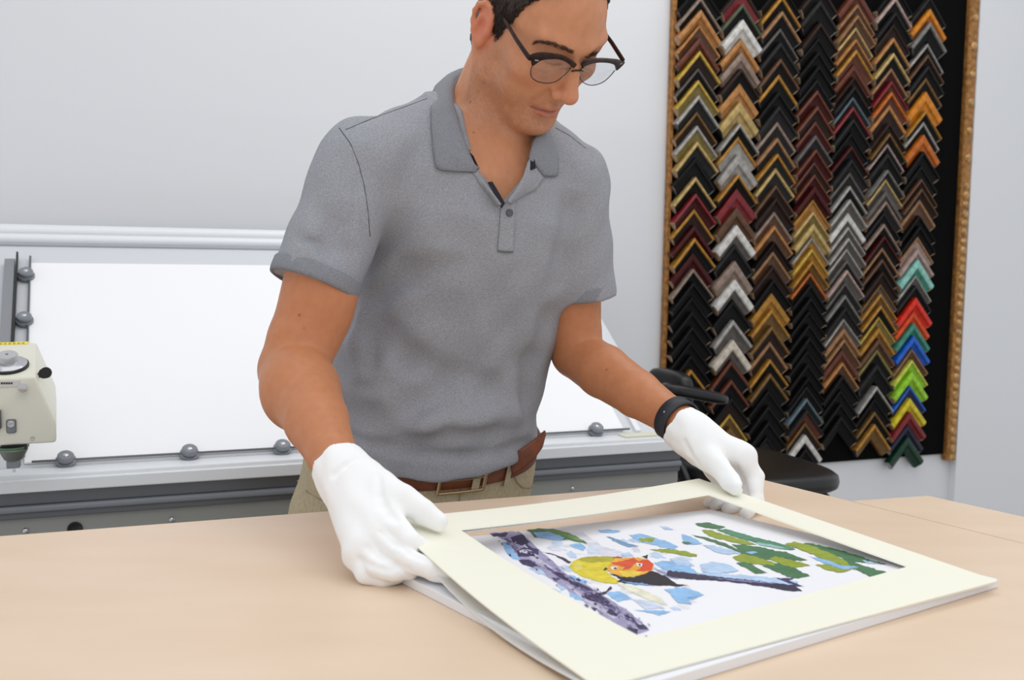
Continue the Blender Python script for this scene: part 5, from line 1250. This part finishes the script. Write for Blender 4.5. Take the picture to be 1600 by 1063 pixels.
# wristband
LD = nrm(LWR-LEL); a, b = frame_of(LD); Wc = LEL+(LWR-LEL)*.93
Wc = LEL+(LWR-LEL)*.945; rings = []
for t, rr in ((-.011, .0312), (-.0105, .0322), (.0105, .0322), (.011, .0312), (.0105, .0295), (-.0105, .0295), (-.011, .0312)):
    rings.append([Wc+LD*t+(a*math.cos(w_)+b*math.sin(w_))*rr for w_ in np.linspace(0, 2*math.pi, 48, endpoint=False)])
v, f = tubemesh(rings)
wb = link('wristband', mesh('wristband', v, f, True, True), mat('black_rubber', (34, 37, 44), .5)); wb['label'] = 'black rubber wristband on the man\'s wrist next to the glove'; wb['category'] = 'wristband'
dv = ray(1046, 667); dq = nrm(CC-Wc); rad = nrm(dq-(dq@LD)*LD); ps = Wc+rad*.0322+LD*.0
mb = MB(ps, LD, np.cross(rad, LD), rad).lathe([(0, .0006), (.0014, .0004), (.0017, -.0003)], 12)
bmesh.ops.recalc_face_normals(mb.b, faces=mb.b.faces); me = bpy.data.meshes.new('stud'); mb.b.to_mesh(me); mb.b.free()
o = link('stud', me, chrome, wb)
# ---------------------------------------------------------------- trousers, belt, shoes
khaki = mat('khaki_twill', (186, 170, 140), .85, noise=.18, scale=300, bump=.25, bscale=700, stretch=(1, 1, .4), spec=.2)
tf = Field(rng(-.46, .20, .006), rng(1.40, 2.02, .006), rng(.06, .99, .006))
lo_, hi_ = -.05, .1
def yat(h): v_ = HIP+AX*h+DX*.140-CC; return 531.5-F*(v_@CU)/(v_@CF)
for _ in range(30):
    mh = (lo_+hi_)/2
    if yat(mh) > 748: lo_ = mh
    else: hi_ = mh
BH_ = (lo_+hi_)/2
HA, HB_ = .176, .134
AX2 = nrm(AX+np.array([0, 0, .4])); B0 = HIP+AX*BH_
tst = [(0, 0, 0, .17, .12), (.35, 0, .0, .190, .138), (.75, 0, .002, .186, .138), (1.0, 0, .004, HA, HB_)]
tf.add(cut(loft(B0-AX*.24, B0+AX*.05, tst, LV, 2.3), B0+AX*.014, HN), .002)
for sx in (-1, 1):
    h0 = B0-AX*.17+LX*sx*.095; kn = np.array([h0[0]+sx*.01, h0[1]-.02, .50]); ft = np.array([h0[0]+sx*.015, h0[1]+.03, .085])
    tf.add(cone(h0, kn, .100, .074), .03); tf.add(cone(kn, ft, .074, .062), .02)
me, _ = tf.mesh('trousers', 1); trs = cpart('trousers', me, khaki)
def ringpt(w_, h, off):
    e = 2/2.3; c, s_ = math.cos(w_), math.sin(w_)
    xx_ = (HA+off)*math.copysign(abs(c)**e, c)
    return B0+AX*(h+.12*xx_)+LX*xx_+DX*(.004+(HB_+off)*math.copysign(abs(s_)**e, s_))
belt_m = mat('brown_leather', (124, 66, 38), .42, noise=.3, scale=40, bump=.15, bscale=300)
ws = np.linspace(0, 2*math.pi, 90, endpoint=False)
rings = [[ringpt(w_, h, o_) for w_ in ws] for h, o_ in ((-.018, .0035), (-.0165, .0062), (.0165, .0062), (.018, .0035), (.0165, .0015), (-.0165, .0015), (-.018, .0035))]
v, f = tubemesh(rings); belt = cpart('belt', mesh('belt', v, f, True, True), belt_m)
def wat(x):
    """angle on the belt ring whose front point shows at image column x"""
    best = min(np.linspace(0, math.pi, 400), key=lambda w_: abs(800+F*((ringpt(w_, 0, .006)-CC)@CR)/((ringpt(w_, 0, .006)-CC)@CF)-x)); return best
def bpart(name, mb, m_, par): 
    bmesh.ops.recalc_face_normals(mb.b, faces=mb.b.faces); me = bpy.data.meshes.new(name); mb.b.to_mesh(me); mb.b.free(); me.shade_smooth(); me.set_sharp_from_angle(angle=.6); return cpart(name, me, m_, par)
brass = mat('antique_brass', (168, 142, 104), .3, metal=.8)
w0, w1 = wat(686), wat(757)
for (wa, ha, wb_, hb_) in ((w0, -.021, w0, .021), (w1, -.021, w1, .021), (w0, -.021, w1, -.021), (w0, .021, w1, .021)):
    P = [ringpt(wa+(wb_-wa)*t, ha+(hb_-ha)*t, .0095) for t in np.linspace(0, 1, 7)]
    bpart('buckle', MB().tube(P, .0028, 8), brass, belt)
bpart('buckle_prong', MB().tube([ringpt(w0+(w1-w0)*t, 0, .0095) for t in (0, .5, 1)], .0018, 8), brass, belt)
for xx in (612, 744, 793, 560):
    wc_ = wat(xx); dw = .030
    P = [[ringpt(wc_+dw*q, h, o_) for q in (-1, 1)] for h, o_ in ((-.028, .003), (-.024, .0095), (.022, .0095), (.026, .003))]
    v = [p for pr_ in P for p in pr_]; v += [p-DX*.0018 for p in v]; f = []
    for i in range(3): f += [(2*i, 2*i+1, 2*i+3, 2*i+2), (8+2*i, 8+2*i+2, 8+2*i+3, 8+2*i+1), (2*i, 2*i+2, 8+2*i+2, 8+2*i), (2*i+1, 8+2*i+1, 8+2*i+3, 2*i+3)]
    f += [(0, 8, 9, 1), (6, 7, 15, 14)]
    cpart('belt_loop', mesh('belt_loop', v, f, False, True), khaki, trs)
# loose end of the belt standing off at the hip
wt = wat(802); tail_t = []; tail_b = []
TY = ringpt(wt, 0, .006)[1]-.010
sheet('belt_tail', [at(797, 710, TY), at(812, 703, TY-.004), at(828, 692, TY), at(843, 680, TY+.010), at(851, 673, TY+.016)],
      [at(800, 742, TY), at(818, 732, TY-.005), at(834, 718, TY-.002), at(847, 700, TY+.008), at(852, 680, TY+.016)], .0034, belt_m, 24, .0004, belt)
def tline(name, P, r, m_, off=.0006):
    Q = [tf.hit(x, y, 1.3, 1.9, off) for x, y in P]; bpart(name, MB().tube(Q, r, 6), m_, trs)
kseam = mat('khaki_seam', (150, 134, 106), .9)
tline('pocket_seam', [(803, 745), (808, 755), (816, 762), (826, 763), (834, 759)], .0014, kseam)
tline('pocket_seam', [(466, 752), (480, 768), (500, 780), (524, 790)], .0014, kseam)
tline('fly_seam', [(719, 762), (718, 775), (716, 795)], .0012, kseam)
shoem = mat('shoe_leather', (60, 40, 30), .35)
for sx in (-1, 1):
    h0 = B0-AX*.17+LX*sx*.11; sf_ = Field(rng(h0[0]-.12, h0[0]+.16, .006), rng(h0[1]-.30, h0[1]+.16, .006), rng(-.012, .14, .006))
    fdir = nrm(np.array([DX[0], DX[1], 0])); A_ = np.array([h0[0], h0[1]+.03, .045])
    sf_.add(cone(A_+fdir*-.05, A_+fdir*.08, .042, .043), .02); sf_.add(cone(A_+fdir*.08, A_+fdir*.19+np.array([0, 0, -.012]), .044, .032), .02); sf_.add(cone(A_, A_+z3*.06, .04, .045), .02)
    sf_.a = np.maximum(sf_.a, (.004-sf_.grid()[2]).astype(np.float32))
    me, _ = sf_.mesh('shoe', 1); cpart('shoe', me, shoem)
